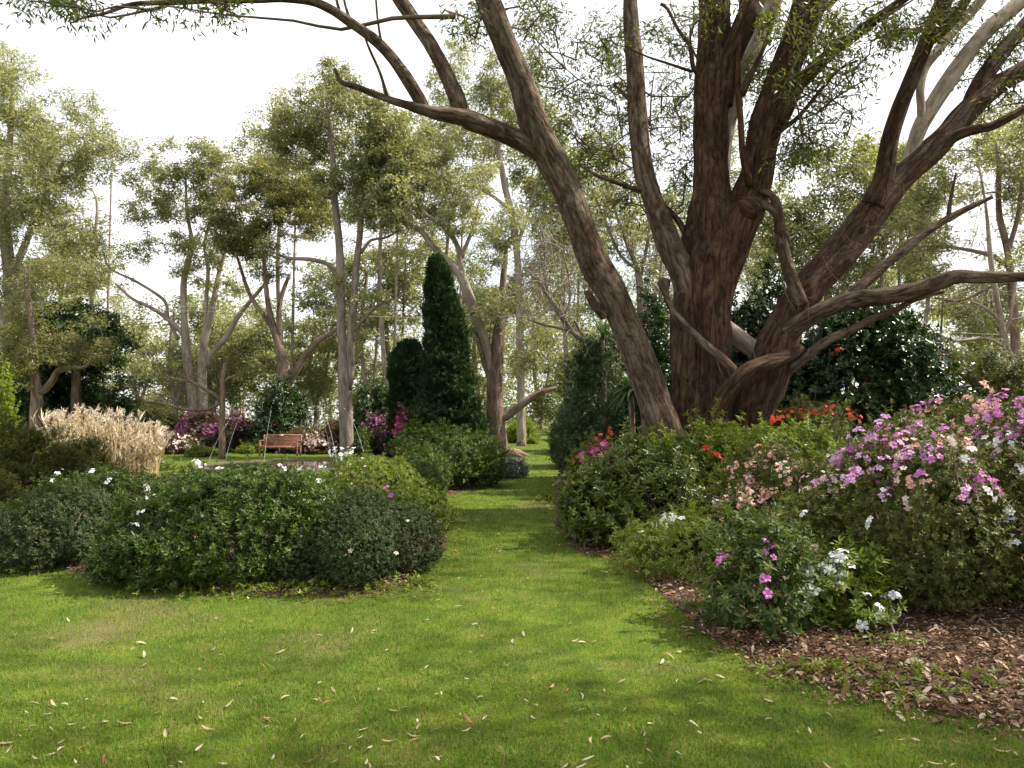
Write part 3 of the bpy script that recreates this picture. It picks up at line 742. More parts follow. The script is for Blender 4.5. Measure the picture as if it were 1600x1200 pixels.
def tree(name, label, cat, stems, blobs, Y, mat='gum', bark='bark_grey', ncl=120, nl=130, leaf=(.17, .045), clr=(.5, 1.0), thick=4, seed=1, group=None, twig='twig', r0=.016, flat=.8, bend=.12, roots=False, limbbark=None, brown=()):
    rng = np.random.default_rng(seed)
    x0 = stems[0][0]
    b0 = P(x0[0], x0[1], Y)
    root = thing(name, label, cat, (b0[0], Y, 0), group)
    nodes = []
    for i, st in enumerate(stems):
        p, r = pp_(st, Y)
        if i == 0 and p[0][2] > 0.02:
            p = np.vstack([[p[0][0], p[0][1], -.1], p]); r = np.concatenate([[r[0] * 1.25], r])
        ac = Acc()
        tube(ac, p, r, 14 if i == 0 else 9, step=.35, rough=.06, flute=.05, seed=seed * 31 + i)
        if roots and i == 0:
            for a in np.linspace(0, 6.28, 7)[:-1] + .3:
                e = p[0] + np.array((math.cos(a), math.sin(a), 0)) * r[0] * 1.9
                tube(ac, [p[1] + (0, 0, -.1), (p[0] + e) / 2 + (0, 0, .20), e + (0, 0, .02 - p[0][2])], [r[0] * .5, r[0] * .34, r[0] * .08], 9, step=.15, rough=.08, seed=seed + int(a * 10))
        ac.obj('trunk' if i == 0 else 'limb', M[bark if i == 0 or i in brown else (limbbark or bark)], root, smooth=True, barkattr=True)
        q, _ = smooth_path(p, r, .6)
        nodes.append(q[len(q) // (3 if i == 0 else 6):])
    nodes = np.vstack(nodes)
    if blobs:
        cc = blob_points(rng, blobs, Y, thick, int(ncl * 5.2))
        gp_ = Noise(seed + 9, 2.4)(cc) + .7 * Noise(seed + 10, 1.0)(cc)
        cc = cc[gp_ > -.12]
        cc[:, 2] = np.maximum(cc[:, 2], .5)
        ab, al_ = Acc(), Acc()
        attach(ab, rng, nodes, cc, r0, .12, bend)
        tag(ab.obj('branches', M[twig], root, smooth=True), kind='stuff')
        tn = np.clip(.5 + .33 * Noise(seed + 3, 3.0)(cc) + rng.normal(0, .14, len(cc)), 0, 1)
        sprays(al_, None, rng, cc, rng.uniform(*clr, len(cc)) * rng.uniform(.45, .85, len(cc)), int(nl * .36), leaf[0] * 1.15, leaf[1] * 1.3, tn, stem=False, flat=flat, droop=.35)
        al_.obj('crown', M[mat], root, leafattr=True)
    return root

def clone(root, loc, rz, s, label):
    r = root.copy(); COL.objects.link(r); r.location = loc; r.rotation_euler = (0, 0, rz); r.scale = (s, s, s); r['label'] = label
    for ch in list(root.children):
        c = ch.copy(); COL.objects.link(c); c.parent = r
    return r

tree('gum_tree', 'tall olive gum at the far left edge with a thick pale trunk', 'tree',
     [[(2, 700, 17), (6, 640, 15), (10, 580, 13), (15, 520, 12), (19, 465, 11), (12, 400, 9), (8, 330, 7), (14, 240, 5), (20, 150, 3)],
      [(6, 520, 5), (4, 495, 5), (-4, 470, 4), (-20, 440, 3)], [(16, 440, 6), (40, 380, 5), (70, 310, 4), (100, 250, 2.5)]],
     [(30, 140, 34, 50), (-30, 130, 50, 60), (100, 215, 60, 55), (40, 280, 80, 60), (125, 165, 24, 24, 0, .6), (150, 250, 34, 40), (60, 370, 80, 55), (110, 330, 55, 45), (195, 225, 26, 22, 0, .6), (30, 440, 60, 30), (-60, 300, 80, 90), (150, 320, 26, 26, 0, .5)],
     45, 'gum_pale', 'bark_ghost', 330, 120, (.21, .05), (.5, 1.1), 4.5, 101)
tree('wattle_tree', 'forked brown tree with drooping olive foliage in front of the dark rounded tree', 'tree',
     [[(55, 668, 9), (56, 640, 9), (57, 613, 8.5), (53, 567, 6), (50, 513, 5), (43, 467, 4), (40, 420, 3)], [(58, 616, 6), (72, 607, 6), (84, 592, 5.5), (90, 580, 5), (110, 575, 3.5), (133, 573, 3), (160, 553, 2)]],
     [(70, 500, 48, 40), (115, 480, 45, 45), (30, 530, 34, 50), (100, 540, 40, 26), (140, 545, 30, 20), (25, 590, 24, 26, 0, .6), (90, 440, 50, 30), (150, 450, 26, 30, 0, .7)],
     39, 'gum_dark', 'bark_brown', 170, 150, (.15, .035), (.4, .85), 3.5, 102)
tree('evergreen_tree', 'dense dark green rounded tree at left behind the dry reeds', 'tree',
     [[(120, 690, 10), (120, 640, 9), (118, 580, 6), (115, 540, 4)]],
     [(115, 560, 80, 70), (70, 590, 50, 70), (160, 600, 55, 60), (120, 640, 80, 40), (150, 530, 40, 30)],
     44, 'deep', 'bark_brown', 420, 170, (.17, .075), (.5, .9), 4, 103, flat=.7)
ghost = tree('ghost_gum', 'white-limbed gum with several smooth trunks and an open airy crown left of centre', 'tree',
     [[(304, 675, 9), (303, 640, 8.5), (300, 613, 8), (293, 567, 7), (290, 523, 6.5), (288, 480, 5.5), (287, 443, 5), (293, 413, 4.5), (300, 380, 3.5), (292, 330, 2.5), (290, 270, 1.5)],
      [(314, 660, 8), (317, 632, 8), (315, 580, 7.5), (320, 530, 6), (328, 493, 5), (337, 453, 4), (343, 423, 3.5), (352, 390, 2.5), (358, 340, 1.5)],
      [(322, 575, 4), (330, 552, 4.5), (353, 527, 4.5), (373, 493, 4), (400, 460, 3), (425, 430, 1.5)],
      [(290, 527, 4), (267, 503, 3.6), (240, 483, 3), (207, 467, 2.4), (180, 443, 1.2)],
      [(278, 530, 3), (262, 495, 2.8), (257, 470, 2.6), (213, 440, 2.2), (173, 420, 1.6), (160, 393, 1)],
      [(320, 520, 3.5), (322, 470, 3), (325, 420, 2.8), (320, 380, 2.4), (335, 320, 1.5)]],
     [(290, 250, 50, 30), (240, 285, 38, 24), (330, 270, 34, 30), (225, 325, 30, 20), (285, 320, 40, 25), (350, 330, 34, 30), (255, 375, 30, 18), (320, 390, 36, 22), (365, 400, 34, 26), (220, 395, 18, 12, 0, .6), (290, 430, 26, 14, 0, .7), (350, 450, 20, 14, 0, .6), (205, 440, 12, 8, 0, .5), (345, 300, 30, 20)],
     45, 'gum', 'bark_ghost', 150, 125, (.18, .045), (.4, .85), 4, 104, twig='twig_pale')
tree('gum_tree', 'dark olive layered gum with a stout brown trunk left of the twin grey trunks', 'tree',
     [[(443, 690, 15), (443, 640, 13), (443, 605, 12), (442, 570, 10), (434, 533, 7), (424, 500, 5), (417, 460, 4), (412, 400, 3)],
      [(440, 560, 6), (437, 520, 5), (436, 480, 4), (444, 450, 3.5), (452, 430, 2.5)], [(450, 600, 6), (462, 580, 6), (480, 553, 5), (497, 532, 4.5), (517, 521, 3.5), (540, 500, 2)],
      [(430, 520, 4), (410, 490, 3.5), (390, 460, 3), (370, 400, 2)]],
     [(400, 320, 65, 32), (440, 280, 50, 30), (380, 270, 36, 26), (470, 330, 44, 40), (430, 380, 60, 24), (370, 360, 40, 26), (455, 425, 50, 22), (415, 500, 34, 20), (460, 520, 40, 24), (500, 470, 34, 24), (420, 560, 30, 20, 0, .6), (355, 310, 26, 24)],
     42, 'gum_dark', 'bark_brown', 290, 150, (.16, .045), (.45, .85), 4, 105, flat=.55)
tree('gum_tree', 'slender grey gum with twin upright trunks joined low down, right of the wooden bench', 'tree',
     [[(542, 705, 11.5), (542, 690, 10.5), (540, 640, 10), (538, 600, 10), (536, 547, 7.5), (533, 507, 7), (533, 447, 6.5), (530, 380, 6), (525, 333, 5.5), (522, 293, 5), (518, 220, 4), (510, 150, 2.5)],
      [(543, 610, 6), (548, 580, 6.5), (548, 540, 6.5), (550, 507, 6.5), (553, 463, 6), (557, 413, 5.5), (562, 370, 5), (565, 333, 4.5), (572, 270, 3), (575, 200, 2)],
      [(530, 440, 4), (525, 430, 4), (513, 413, 3.6), (483, 405, 3.2), (450, 403, 2.6), (420, 390, 1.5)],
      [(552, 520, 3.5), (560, 508, 3.4), (570, 497, 3), (587, 480, 2.6), (613, 467, 1.8)], [(564, 395, 3), (580, 375, 2.4), (600, 372, 2), (625, 360, 1.2)]],
     [(500, 165, 70, 40), (455, 195, 38, 34), (550, 215, 60, 45), (480, 235, 44, 34), (590, 190, 44, 36), (520, 120, 30, 22), (540, 270, 50, 24), (610, 250, 40, 34), (500, 290, 34, 24), (575, 475, 30, 18, 0, .5), (530, 450, 20, 14, 0, .4), (600, 300, 34, 24)],
     33, 'gum', 'bark_grey', 250, 150, (.15, .036), (.38, .75), 4, 106)
tree('gum_tree', 'pale pink-barked leaning gum with a flared base beside the far end of the grass path', 'tree',
     [[(779, 712, 21), (777, 697, 17), (775, 672, 14), (773, 640, 13), (773, 600, 13), (775, 570, 12), (778, 530, 10), (783, 490, 7), (786, 440, 5), (792, 380, 3)],
      [(772, 585, 9), (765, 560, 8.5), (757, 530, 8), (747, 505, 8), (738, 477, 8), (727, 447, 8), (717, 425, 7.5), (700, 408, 6), (687, 396, 5.5), (673, 381, 5), (657, 360, 4.5), (630, 348, 3.5), (600, 337, 2.5), (575, 325, 1.5)],
      [(722, 432, 5), (719, 410, 5), (717, 390, 4.5), (702, 362, 4), (684, 347, 3.5), (660, 330, 3), (645, 300, 2)],
      [(720, 405, 4), (730, 380, 3.4), (742, 350, 3), (748, 320, 2)],
      [(776, 655, 8), (788, 651, 7.5), (800, 643, 7), (815, 632, 6.5), (833, 620, 5.5), (850, 612, 4.5), (868, 606, 3)],
      [(770, 600, 6), (760, 575, 5), (752, 550, 4), (742, 520, 2.5)], [(740, 480, 3), (728, 470, 2.5), (715, 462, 2), (690, 470, 1)]],
     [(640, 310, 70, 40), (590, 320, 44, 36), (700, 270, 60, 44), (660, 240, 56, 36), (740, 230, 36, 44), (620, 270, 40, 30), (760, 460, 34, 40), (795, 420, 40, 40), (800, 510, 34, 44), (735, 530, 24, 24, 0, .6), (820, 570, 34, 30), (780, 350, 34, 36), (840, 540, 24, 40), (700, 340, 40, 26)],
     33, 'gum_pale', 'bark_brown', 300, 150, (.15, .034), (.36, .72), 3.5, 107, roots=True, twig='twig_pale', limbbark='bark_ghost', brown=(4, 5))
tree('gum_tree', 'thin white-stemmed gum leaning behind the pale leaning gum and the tall conifer', 'tree',
     [[(815, 690, 7), (814, 600, 6.5), (812, 500, 6), (808, 400, 5.5), (800, 335, 5), (790, 295, 5), (778, 230, 4.5), (765, 150, 3)], [(806, 390, 3), (830, 320, 2.6), (850, 250, 2)], [(800, 330, 3), (760, 300, 2.6), (725, 290, 2)]],
     [(760, 170, 50, 40), (800, 120, 44, 40), (715, 130, 40, 34), (840, 200, 40, 44), (740, 80, 34, 30), (700, 200, 40, 34), (870, 270, 34, 40), (820, 350, 40, 34), (860, 420, 30, 30, 0, .6)],
     46, 'gum', 'bark_ghost', 190, 120, (.19, .045), (.5, .95), 4, 108, twig='twig_pale')
# bare and thin-stemmed trees
tree('gum_tree', 'slim bare-stemmed gum with several thin pale trunks behind the left limb', 'tree',
     [[(1000, 690, 5), (1000, 600, 5), (1000, 500, 5), (998, 440, 5), (992, 410, 4), (975, 370, 3), (955, 310, 2.6), (935, 250, 2)], [(998, 445, 3.5), (1008, 400, 3), (1015, 350, 2.4), (1012, 290, 1.5)], [(995, 420, 2.6), (970, 400, 2.4), (945, 345, 2), (925, 295, 1.4)],
      [(1000, 520, 2.6), (1025, 460, 2.4), (1035, 400, 2), (1040, 330, 1.5)]],
     [(960, 330, 50, 40, 0, .4), (1020, 330, 40, 50, 0, .4), (930, 290, 40, 34, 0, .4), (1010, 430, 36, 30, 0, .3)],
     23, 'gum', 'bark_grey', 60, 45, (.12, .026), (.3, .5), 1.8, 110, twig='twig_pale', bend=.2)
tree('bare_tree', 'crooked bare tree with silvery twigs arching left over the grass path', 'tree',
     [[(945, 720, 6), (944, 680, 5.5), (943, 637, 5), (942, 593, 5), (937, 557, 5), (924, 538, 5), (904, 527, 4.6), (887, 508, 4), (872, 488, 3.5), (853, 457, 3), (837, 436, 2.5), (822, 420, 1.5)],
      [(895, 518, 2.5), (870, 512, 2.2), (850, 508, 1.8), (826, 499, 1)], [(860, 470, 2), (850, 430, 1.6), (852, 390, 1.2), (845, 350, .8)], [(925, 540, 2), (908, 520, 2), (897, 500, 1.4)], [(880, 497, 2), (890, 470, 1.6), (888, 430, 1.2), (875, 380, .8)]],
     None, 19, 'gum', 'bark_grey', seed=111)
br = bpy.context.scene.objects
def bare_twigs(root, seeds, Y, mat, rng, px_r, n=60, depth=1.2):
    ac = Acc()
    for _ in range(n):
        s = seeds[rng.integers(0, len(seeds))]
        q = wander(rng, P(s[0] + rng.normal(0, 8), s[1] + rng.normal(0, 8), Y + rng.normal(0, .2)), (rng.normal(-.25, .8), rng.normal(0, .6) * depth, rng.normal(.5, .6)), 7, px_r * Y / F / 7, .28, .02)
        tube(ac, q, np.linspace(.012, .003, len(q)), 4, cap=False)
        for _k in range(3):
            a = q[rng.integers(2, 6)]
            q2 = wander(rng, a, rng.normal(0, 1, 3), 5, px_r * Y / F / 11, .35, .03)
            tube(ac, q2, np.linspace(.006, .002, len(q2)), 3, cap=False)
    return ac.obj('twigs', M[mat], root, smooth=True)
for o in COL.objects:
    if o.get('label', '').startswith('crooked bare tree'):
        bare_twigs(o, [(853, 457), (837, 436), (872, 488), (850, 430), (852, 390), (887, 508), (888, 430), (830, 500), (860, 470), (875, 390)], 19, 'twig_pale', np.random.default_rng(3), 80, 110)
bt = tree('bare_tree', 'small bare dark tree with drooping crooked branches on the lawn left of the bench', 'tree',
     [[(347, 719, 5.5), (347, 700, 5), (347, 663, 4.6), (348, 620, 4.4), (348, 593, 4), (352, 567, 2.4)], [(345, 626, 3), (334, 615, 2.8), (323, 610, 2.6), (300, 597, 2.2), (277, 593, 1.5), (262, 588, .8)], [(349, 598, 2.4), (358, 590, 2.2), (367, 588, 1.6), (376, 580, .8)], [(343, 630, 2.6), (325, 640, 2.4), (290, 640, 2.2), (253, 630, 1.9), (227, 627, 1.6), (200, 603, .8)]],
     None, 31, 'gum', 'bark_brown', seed=112)
bare_twigs(bt, [(300, 597), (290, 640), (253, 630), (227, 627), (348, 593), (330, 612), (270, 592)], 31, 'twig', np.random.default_rng(4), 60, 60)
tree('gum_tree', 'crooked pale-stemmed tree with olive leaves at the right edge behind the pink azaleas', 'tree',
     [[(1640, 700, 8), (1618, 640, 7.5), (1600, 597, 7), (1583, 567, 6.5), (1570, 540, 6), (1567, 513, 5), (1560, 480, 4.4), (1553, 440, 4), (1548, 407, 3.6), (1545, 370, 3), (1540, 320, 2), (1530, 260, 1.4)],
      [(1572, 545, 3), (1555, 533, 3), (1532, 528, 2.8), (1500, 540, 0), ][:3] + [(1493, 533, 2.4), (1460, 518, 1.6), (1440, 500, 1)], [(1567, 510, 2.6), (1552, 490, 2.4), (1535, 478, 2), (1515, 470, 1.2)], [(1570, 525, 3), (1578, 500, 2.8), (1582, 470, 2.4), (1590, 430, 1.6)]],
     [(1500, 510, 50, 40), (1560, 570, 50, 30), (1590, 490, 40, 44), (1480, 570, 40, 34), (1530, 430, 40, 30, 0, .6), (1620, 570, 40, 50), (1540, 610, 50, 26)],
     20, 'gum_dark', 'bark_pale', 130, 130, (.10, .024), (.26, .5), 2, 113, twig='twig_pale')
tree('gum_tree', 'dark-branched gum with thin yellow-green foliage at the upper right, behind the right limbs', 'tree',
     [[(1590, 700, 9), (1588, 600, 8), (1585, 500, 6.5), (1578, 420, 5.5), (1572, 380, 5), (1562, 340, 4.5), (1560, 300, 4), (1560, 260, 3), (1556, 225, 2)], [(1576, 390, 4), (1590, 340, 3.4), (1595, 300, 2.6), (1600, 240, 2)], [(1580, 420, 4), (1550, 400, 3.4), (1510, 390, 3), (1470, 385, 2.4), (1430, 395, 1.4)], [(1582, 440, 3), (1545, 450, 3), (1500, 470, 2), (1460, 465, 1.4)]],
     [(1530, 270, 60, 40), (1590, 300, 44, 50), (1480, 300, 44, 34), (1500, 360, 50, 30), (1570, 200, 50, 40), (1430, 330, 40, 34), (1610, 400, 40, 50), (1450, 400, 40, 24), (1640, 240, 50, 80)],
     28, 'gum', 'bark_brown', 210, 110, (.13, .03), (.32, .62), 3, 114)
tree('gum_tree', 'broad olive gum behind the gap between the central trunk and the big right-hand limb', 'tree',
     [[(1296, 690, 11), (1296, 600, 10), (1295, 500, 8), (1293, 420, 5.5), (1290, 380, 4), (1297, 345, 2.5)], [(1294, 430, 4), (1312, 395, 3), (1340, 350, 1.8)], [(1294, 420, 4), (1276, 385, 3), (1256, 350, 1.8)]],
     [(1300, 270, 54, 36), (1250, 310, 40, 36), (1350, 260, 44, 34), (1290, 360, 50, 40), (1400, 300, 40, 44), (1230, 390, 34, 40), (1330, 430, 50, 34), (1420, 250, 30, 26), (1220, 450, 34, 34)],
     38, 'gum', 'bark_grey', 330, 130, (.16, .04), (.42, .8), 3.5, 115)
tree('gum_tree', 'olive gum showing through the gaps between the three main stems of the huge tree', 'tree',
     [[(1060, 690, 9), (1060, 560, 8), (1058, 450, 6), (1055, 380, 4), (1050, 300, 2.5)], [(1058, 470, 4), (1085, 400, 3), (1120, 340, 2)]],
     [(1060, 330, 40, 44), (970, 450, 44, 44), (1010, 520, 40, 40), (930, 400, 40, 40), (1050, 430, 34, 44), (1150, 260, 26, 50), (1190, 390, 34, 44), (900, 480, 40, 40), (940, 540, 40, 34)],
     40, 'gum', 'bark_grey', 200, 120, (.16, .04), (.42, .8), 3.5, 116)

for o in list(COL.objects):
    if o.get('label', '').startswith('dark-branched gum'):
        bare_twigs(o, [(1470, 385), (1510, 390), (1450, 400), (1500, 470), (1560, 300), (1545, 450), (1590, 340), (1430, 395)], 28, 'twig_pale', np.random.default_rng(6), 110, 90)
    if o.get('label', '').startswith('slim bare-stemmed'):
        bare_twigs(o, [(1008, 400), (955, 310), (1012, 290), (1025, 460), (975, 370), (945, 345), (1035, 400)], 23, 'twig_pale', np.random.default_rng(7), 100, 70)
# filler gums further back, one by one
SPEC = [ # px base, Y, blobs, label
    (1385, 36, [(1240, 300, 44, 36), (1300, 240, 44, 36), (1385, 250, 40, 36), (1310, 330, 50, 36), (1430, 300, 40, 40), (1265, 385, 40, 34), (1350, 390, 50, 34), (1420, 380, 44, 40), (1220, 350, 30, 30)], 'fine-leaved olive gum seen on both sides of the big right-hand limb'),
    (570, 54, [(590, 420, 50, 36), (555, 470, 44, 36), (625, 475, 44, 40), (520, 430, 44, 34), (640, 385, 40, 34), (480, 500, 40, 34), (600, 530, 50, 36)], 'pale gum low behind the twin grey trunks, left of the conifers'),
    (270, 56, [(250, 500, 40, 34), (300, 480, 34, 30), (240, 560, 40, 34), (330, 540, 40, 34), (380, 500, 40, 36), (400, 560, 40, 36)], 'pale gum seen low between the white gum trunks'),
    (700, 52, [(720, 360, 44, 40), (760, 420, 44, 44), (820, 460, 44, 44), (740, 480, 40, 40), (860, 360, 40, 44), (790, 260, 44, 50)], 'pale gum seen through the branches of the leaning gum'),
    (600, 50, [(590, 240, 60, 44), (650, 190, 56, 44), (700, 240, 50, 50), (560, 300, 50, 40), (640, 300, 60, 44), (690, 320, 50, 40), (610, 370, 50, 34), (540, 340, 44, 34)], 'big pale olive gum filling the sky behind the twin grey trunks and pale leaning gum'),
    (885, 48, [(890, 330, 50, 50), (850, 260, 44, 50), (930, 260, 40, 44), (960, 360, 44, 44), (880, 420, 44, 40), (820, 180, 40, 40)], 'olive gum seen behind the big left limb'),
    (1250, 56, [(1230, 500, 60, 44), (1290, 470, 50, 44), (1200, 420, 40, 44), (1340, 500, 50, 44)], 'low olive gum behind the glossy camellia'),
    (1620, 46, [(1600, 430, 60, 50), (1540, 480, 50, 44), (1640, 330, 60, 60), (1590, 250, 60, 50), (1520, 330, 44, 44)], 'olive gum far behind the dark-branched gum at the upper right'),
    (150, 58, [(160, 390, 44, 34), (120, 340, 50, 40), (60, 300, 60, 50), (10, 250, 60, 60), (90, 240, 40, 40)], 'pale olive gum behind the tall gum at the far left'),
    (440, 54, [(450, 230, 50, 36), (420, 190, 30, 26), (480, 290, 50, 40), (400, 240, 40, 34), (370, 400, 40, 34), (440, 470, 50, 34)], 'pale olive gum rising behind the dark layered gum'),
    (215, 62, [(215, 560, 50, 44), (200, 610, 60, 40), (240, 530, 30, 30), (260, 600, 44, 44)], 'hazy olive gum far behind the bare tree, left of the white trunks'),
    (330, 60, [(360, 560, 50, 40), (330, 610, 50, 40), (385, 590, 40, 46), (350, 520, 34, 24)], 'hazy olive gum far behind the white-limbed gum trunks'),
    (490, 58, [(500, 560, 50, 44), (470, 610, 50, 40), (540, 590, 50, 50), (510, 510, 34, 30)], 'hazy olive gum far behind the twin grey trunks'),
    (610, 56, [(610, 470, 56, 50), (640, 420, 44, 40), (590, 540, 50, 50), (640, 590, 50, 50), (570, 440, 34, 36), (650, 360, 40, 40)], 'tall olive gum behind the shorter dark conifer'),
    (840, 58, [(840, 560, 50, 50), (810, 610, 44, 40), (870, 610, 44, 46), (850, 500, 40, 40), (880, 540, 30, 40)], 'sunlit yellow-olive gum closing the far end of the grass path'),
    (745, 62, [(745, 520, 44, 60), (740, 600, 40, 50), (720, 440, 34, 40)], 'hazy olive gum behind the pale leaning gum, right of the tall conifer'),
    (95, 66, [(95, 440, 60, 44), (150, 480, 44, 44), (60, 480, 50, 50), (120, 400, 40, 30)], 'grey-olive gum behind the forked tree at the left'),
    (1450, 48, [(1450, 470, 54, 44), (1400, 520, 44, 44), (1500, 520, 50, 50), (1440, 420, 40, 34)], 'olive gum behind the camellia and the low right limb'),
    (940, 60, [(940, 560, 44, 50), (970, 610, 44, 40), (910, 600, 36, 40)], 'olive gum behind the crooked bare tree by the path'),
]
for i, (px, Yf, blobs, lab) in enumerate(SPEC):
    tp = min(b[1] for b in blobs)
    tree('gum_tree', lab, 'tree', [[(px, 690, 4.4), (px + 4, 640, 4), (px - 7 + i % 4, (660 + tp) / 2, 3.2), (px + 5 - i % 5, (500 + 2 * tp) / 3, 2.4), (px - 6 + 3 * (i % 4), tp + 55, 1.2)], [(px, 640, 3), (px + 14, 600, 2.6), (px + 24, tp + 40, 1.4)]], blobs, Yf,
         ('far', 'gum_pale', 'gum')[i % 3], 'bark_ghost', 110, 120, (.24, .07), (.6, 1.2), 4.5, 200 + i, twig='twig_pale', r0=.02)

# the wood behind everything: one far mass
fr_ = np.random.default_rng(31)
al, ab = Acc(), Acc()
pts = []
top = lambda px: 478 + 40 * math.sin(px * .011 + 1) + 22 * math.sin(px * .031) + 12 * math.sin(px * .083 + 2)
for _ in range(3200):
    px = fr_.uniform(-500, 2100); Yf = fr_.uniform(74, 100)
    py = top(px) + (690 - top(px)) * fr_.uniform(0, 1) ** .8
    pts.append(P(px, py, Yf))
pts = np.array(pts); pts[:, 2] = np.maximum(pts[:, 2], .4)
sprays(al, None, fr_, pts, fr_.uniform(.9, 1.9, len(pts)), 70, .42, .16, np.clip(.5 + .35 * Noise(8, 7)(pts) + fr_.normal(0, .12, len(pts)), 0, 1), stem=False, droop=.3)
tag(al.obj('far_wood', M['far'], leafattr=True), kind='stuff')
for _ in range(120):
    px = fr_.uniform(-300, 1900); Yf = fr_.uniform(70, 84)
    b = P(px, 690, Yf); b[2] = 0; h = fr_.uniform(5, 11)
    tube(ab, [b, b + (fr_.normal(0, .2), 0, h * .5), b + (fr_.normal(0, .8), 0, h)], [.16, .11, .05], 6, step=1.0)
tag(ab.obj('far_wood_trunks', M['bark_ghost'], smooth=True, barkattr=True), kind='stuff')

# conifers: dense column of upright sprays
def conifer(label, prof, pxc, Y, mat, seed, n):
    """prof: (py, half width px)"""
    rng = np.random.default_rng(seed)
    root = thing('conifer', label, 'conifer', (P(pxc, 690, Y)[0], Y, 0))
    py = np.array([q[0] for q in prof], float); hw = np.array([q[1] for q in prof], float); cx = np.array([q[2] for q in prof], float)
    o = np.argsort(py)
    yy = rng.uniform(py.min(), py.max() + 40, n * 3)
    w = np.interp(yy, py[o], hw[o]); keep = rng.uniform(size=len(yy)) < w / hw.max(); yy, w = yy[keep][:n], w[keep][:n]
    c = np.interp(yy, py[o], cx[o])
    k = len(yy); a = rng.uniform(0, 6.28, k); q = np.where(rng.uniform(size=k) < .75, rng.uniform(.88, 1.04, k) + rng.exponential(.10, k) * (rng.uniform(size=k) < .3), rng.uniform(.55, .9, k))
    ctr = np.array([P(x, y, Y) for x, y in zip(c, yy)])
    R = w * Y / F
    nz = Noise(seed, .8)(np.column_stack([np.cos(a) * R, np.sin(a) * R, ctr[:, 2]]))
    rr = R * q * (1 + .14 * nz + .12 * Noise(seed + 1, .3)(np.column_stack([np.cos(a) * R, np.sin(a) * R, ctr[:, 2]])))
    pos = ctr + np.column_stack([np.cos(a) * rr, np.sin(a) * rr, np.zeros(k)])
    pos[:, 2] = np.maximum(pos[:, 2], .1)
    ax = np.column_stack([np.cos(a) * .55, np.sin(a) * .55, np.full(k, 1.0)]) + rng.normal(0, .22, (k, 3))
    al = Acc()
    rosettes(al, rng, pos, ax, 9, .20, .038, np.clip(.5 + .5 * nz + rng.normal(0, .2, k), 0, 1), ang=34, spread=14)
    al.obj('crown', M[mat], root, leafattr=True)
    ac = Acc()
    tube(ac, [(root.location[0], Y, -.1), (root.location[0], Y, 3), P(cx[o][0], py.min() + 30, Y)], [.22, .18, .04], 10, step=.5, rough=.05)
    ac.obj('trunk', M['bark_brown'], root, smooth=True, barkattr=True)
conifer('tall dark green conifer, the pointed column towering behind the round green shrub', [(398, 3, 681), (408, 9, 682), (425, 17, 683), (460, 22, 687), (513, 28, 694), (560, 32, 698), (600, 38, 698), (640, 48, 701), (665, 53, 703), (700, 54, 703)], 702, 30, 'conifer', 301, 15000)
conifer('shorter dark conifer with a rounded top, just left of the tall one', [(531, 6, 642), (538, 16, 640), (552, 22, 638), (580, 25, 637), (640, 26, 637), (700, 26, 637)], 637, 32, 'conifer', 302, 6500)
# ------------------------------------------------------------------ shrubs and flowers
def bloom_mesh(name, mat, seed, nb=3, size=.05):
    """a truss of open five-petalled blooms"""
    r = np.random.default_rng(seed); V, Q = [], []
    for b in range(nb):
        c = np.array((r.normal(0, .75), r.normal(0, .75), r.normal(0, .3))) * size * (nb > 1)
        ax = nrm(np.array((c[0] * 12 + r.normal(0, .3), c[1] * 12 + r.normal(0, .3), .9)))
        u = nrm(np.cross(ax, (0.3, 1, .2))); v = np.cross(ax, u); ph = r.uniform(0, 6.28)
        for k in range(5):
            a = ph + k * 1.2566 + r.normal(0, .08)
            d = math.cos(a) * u + math.sin(a) * v; s = -math.sin(a) * u + math.cos(a) * v
            R = size * r.uniform(.5, .62); w = R * .42
            p = [c, c + d * R * .35 + ax * R * .42 - s * w * .5, c + d * R * .35 + ax * R * .42 + s * w * .5, c + d * R * .8 + ax * R * .55 - s * w * .95, c + d * R * .8 + ax * R * .55 + s * w * .95, c + d * R * 1.12 + ax * R * r.uniform(.2, .5)]
            o = len(V); V += p
            Q += [(o, o + 1, o + 2), (o + 1, o + 3, o + 2), (o + 2, o + 3, o + 4), (o + 3, o + 5, o + 4)]
    ac = Acc(); ac.add(np.array(V), tris=Q)
    return ac.mesh(name, mat)
BL = {}
def blooms(key, size, nb):
    k = (key, size, nb)
    if k not in BL: BL[k] = [bloom_mesh('blossom', M[key], 500 + i, nb, size) for i in range(5)]
    return BL[k]

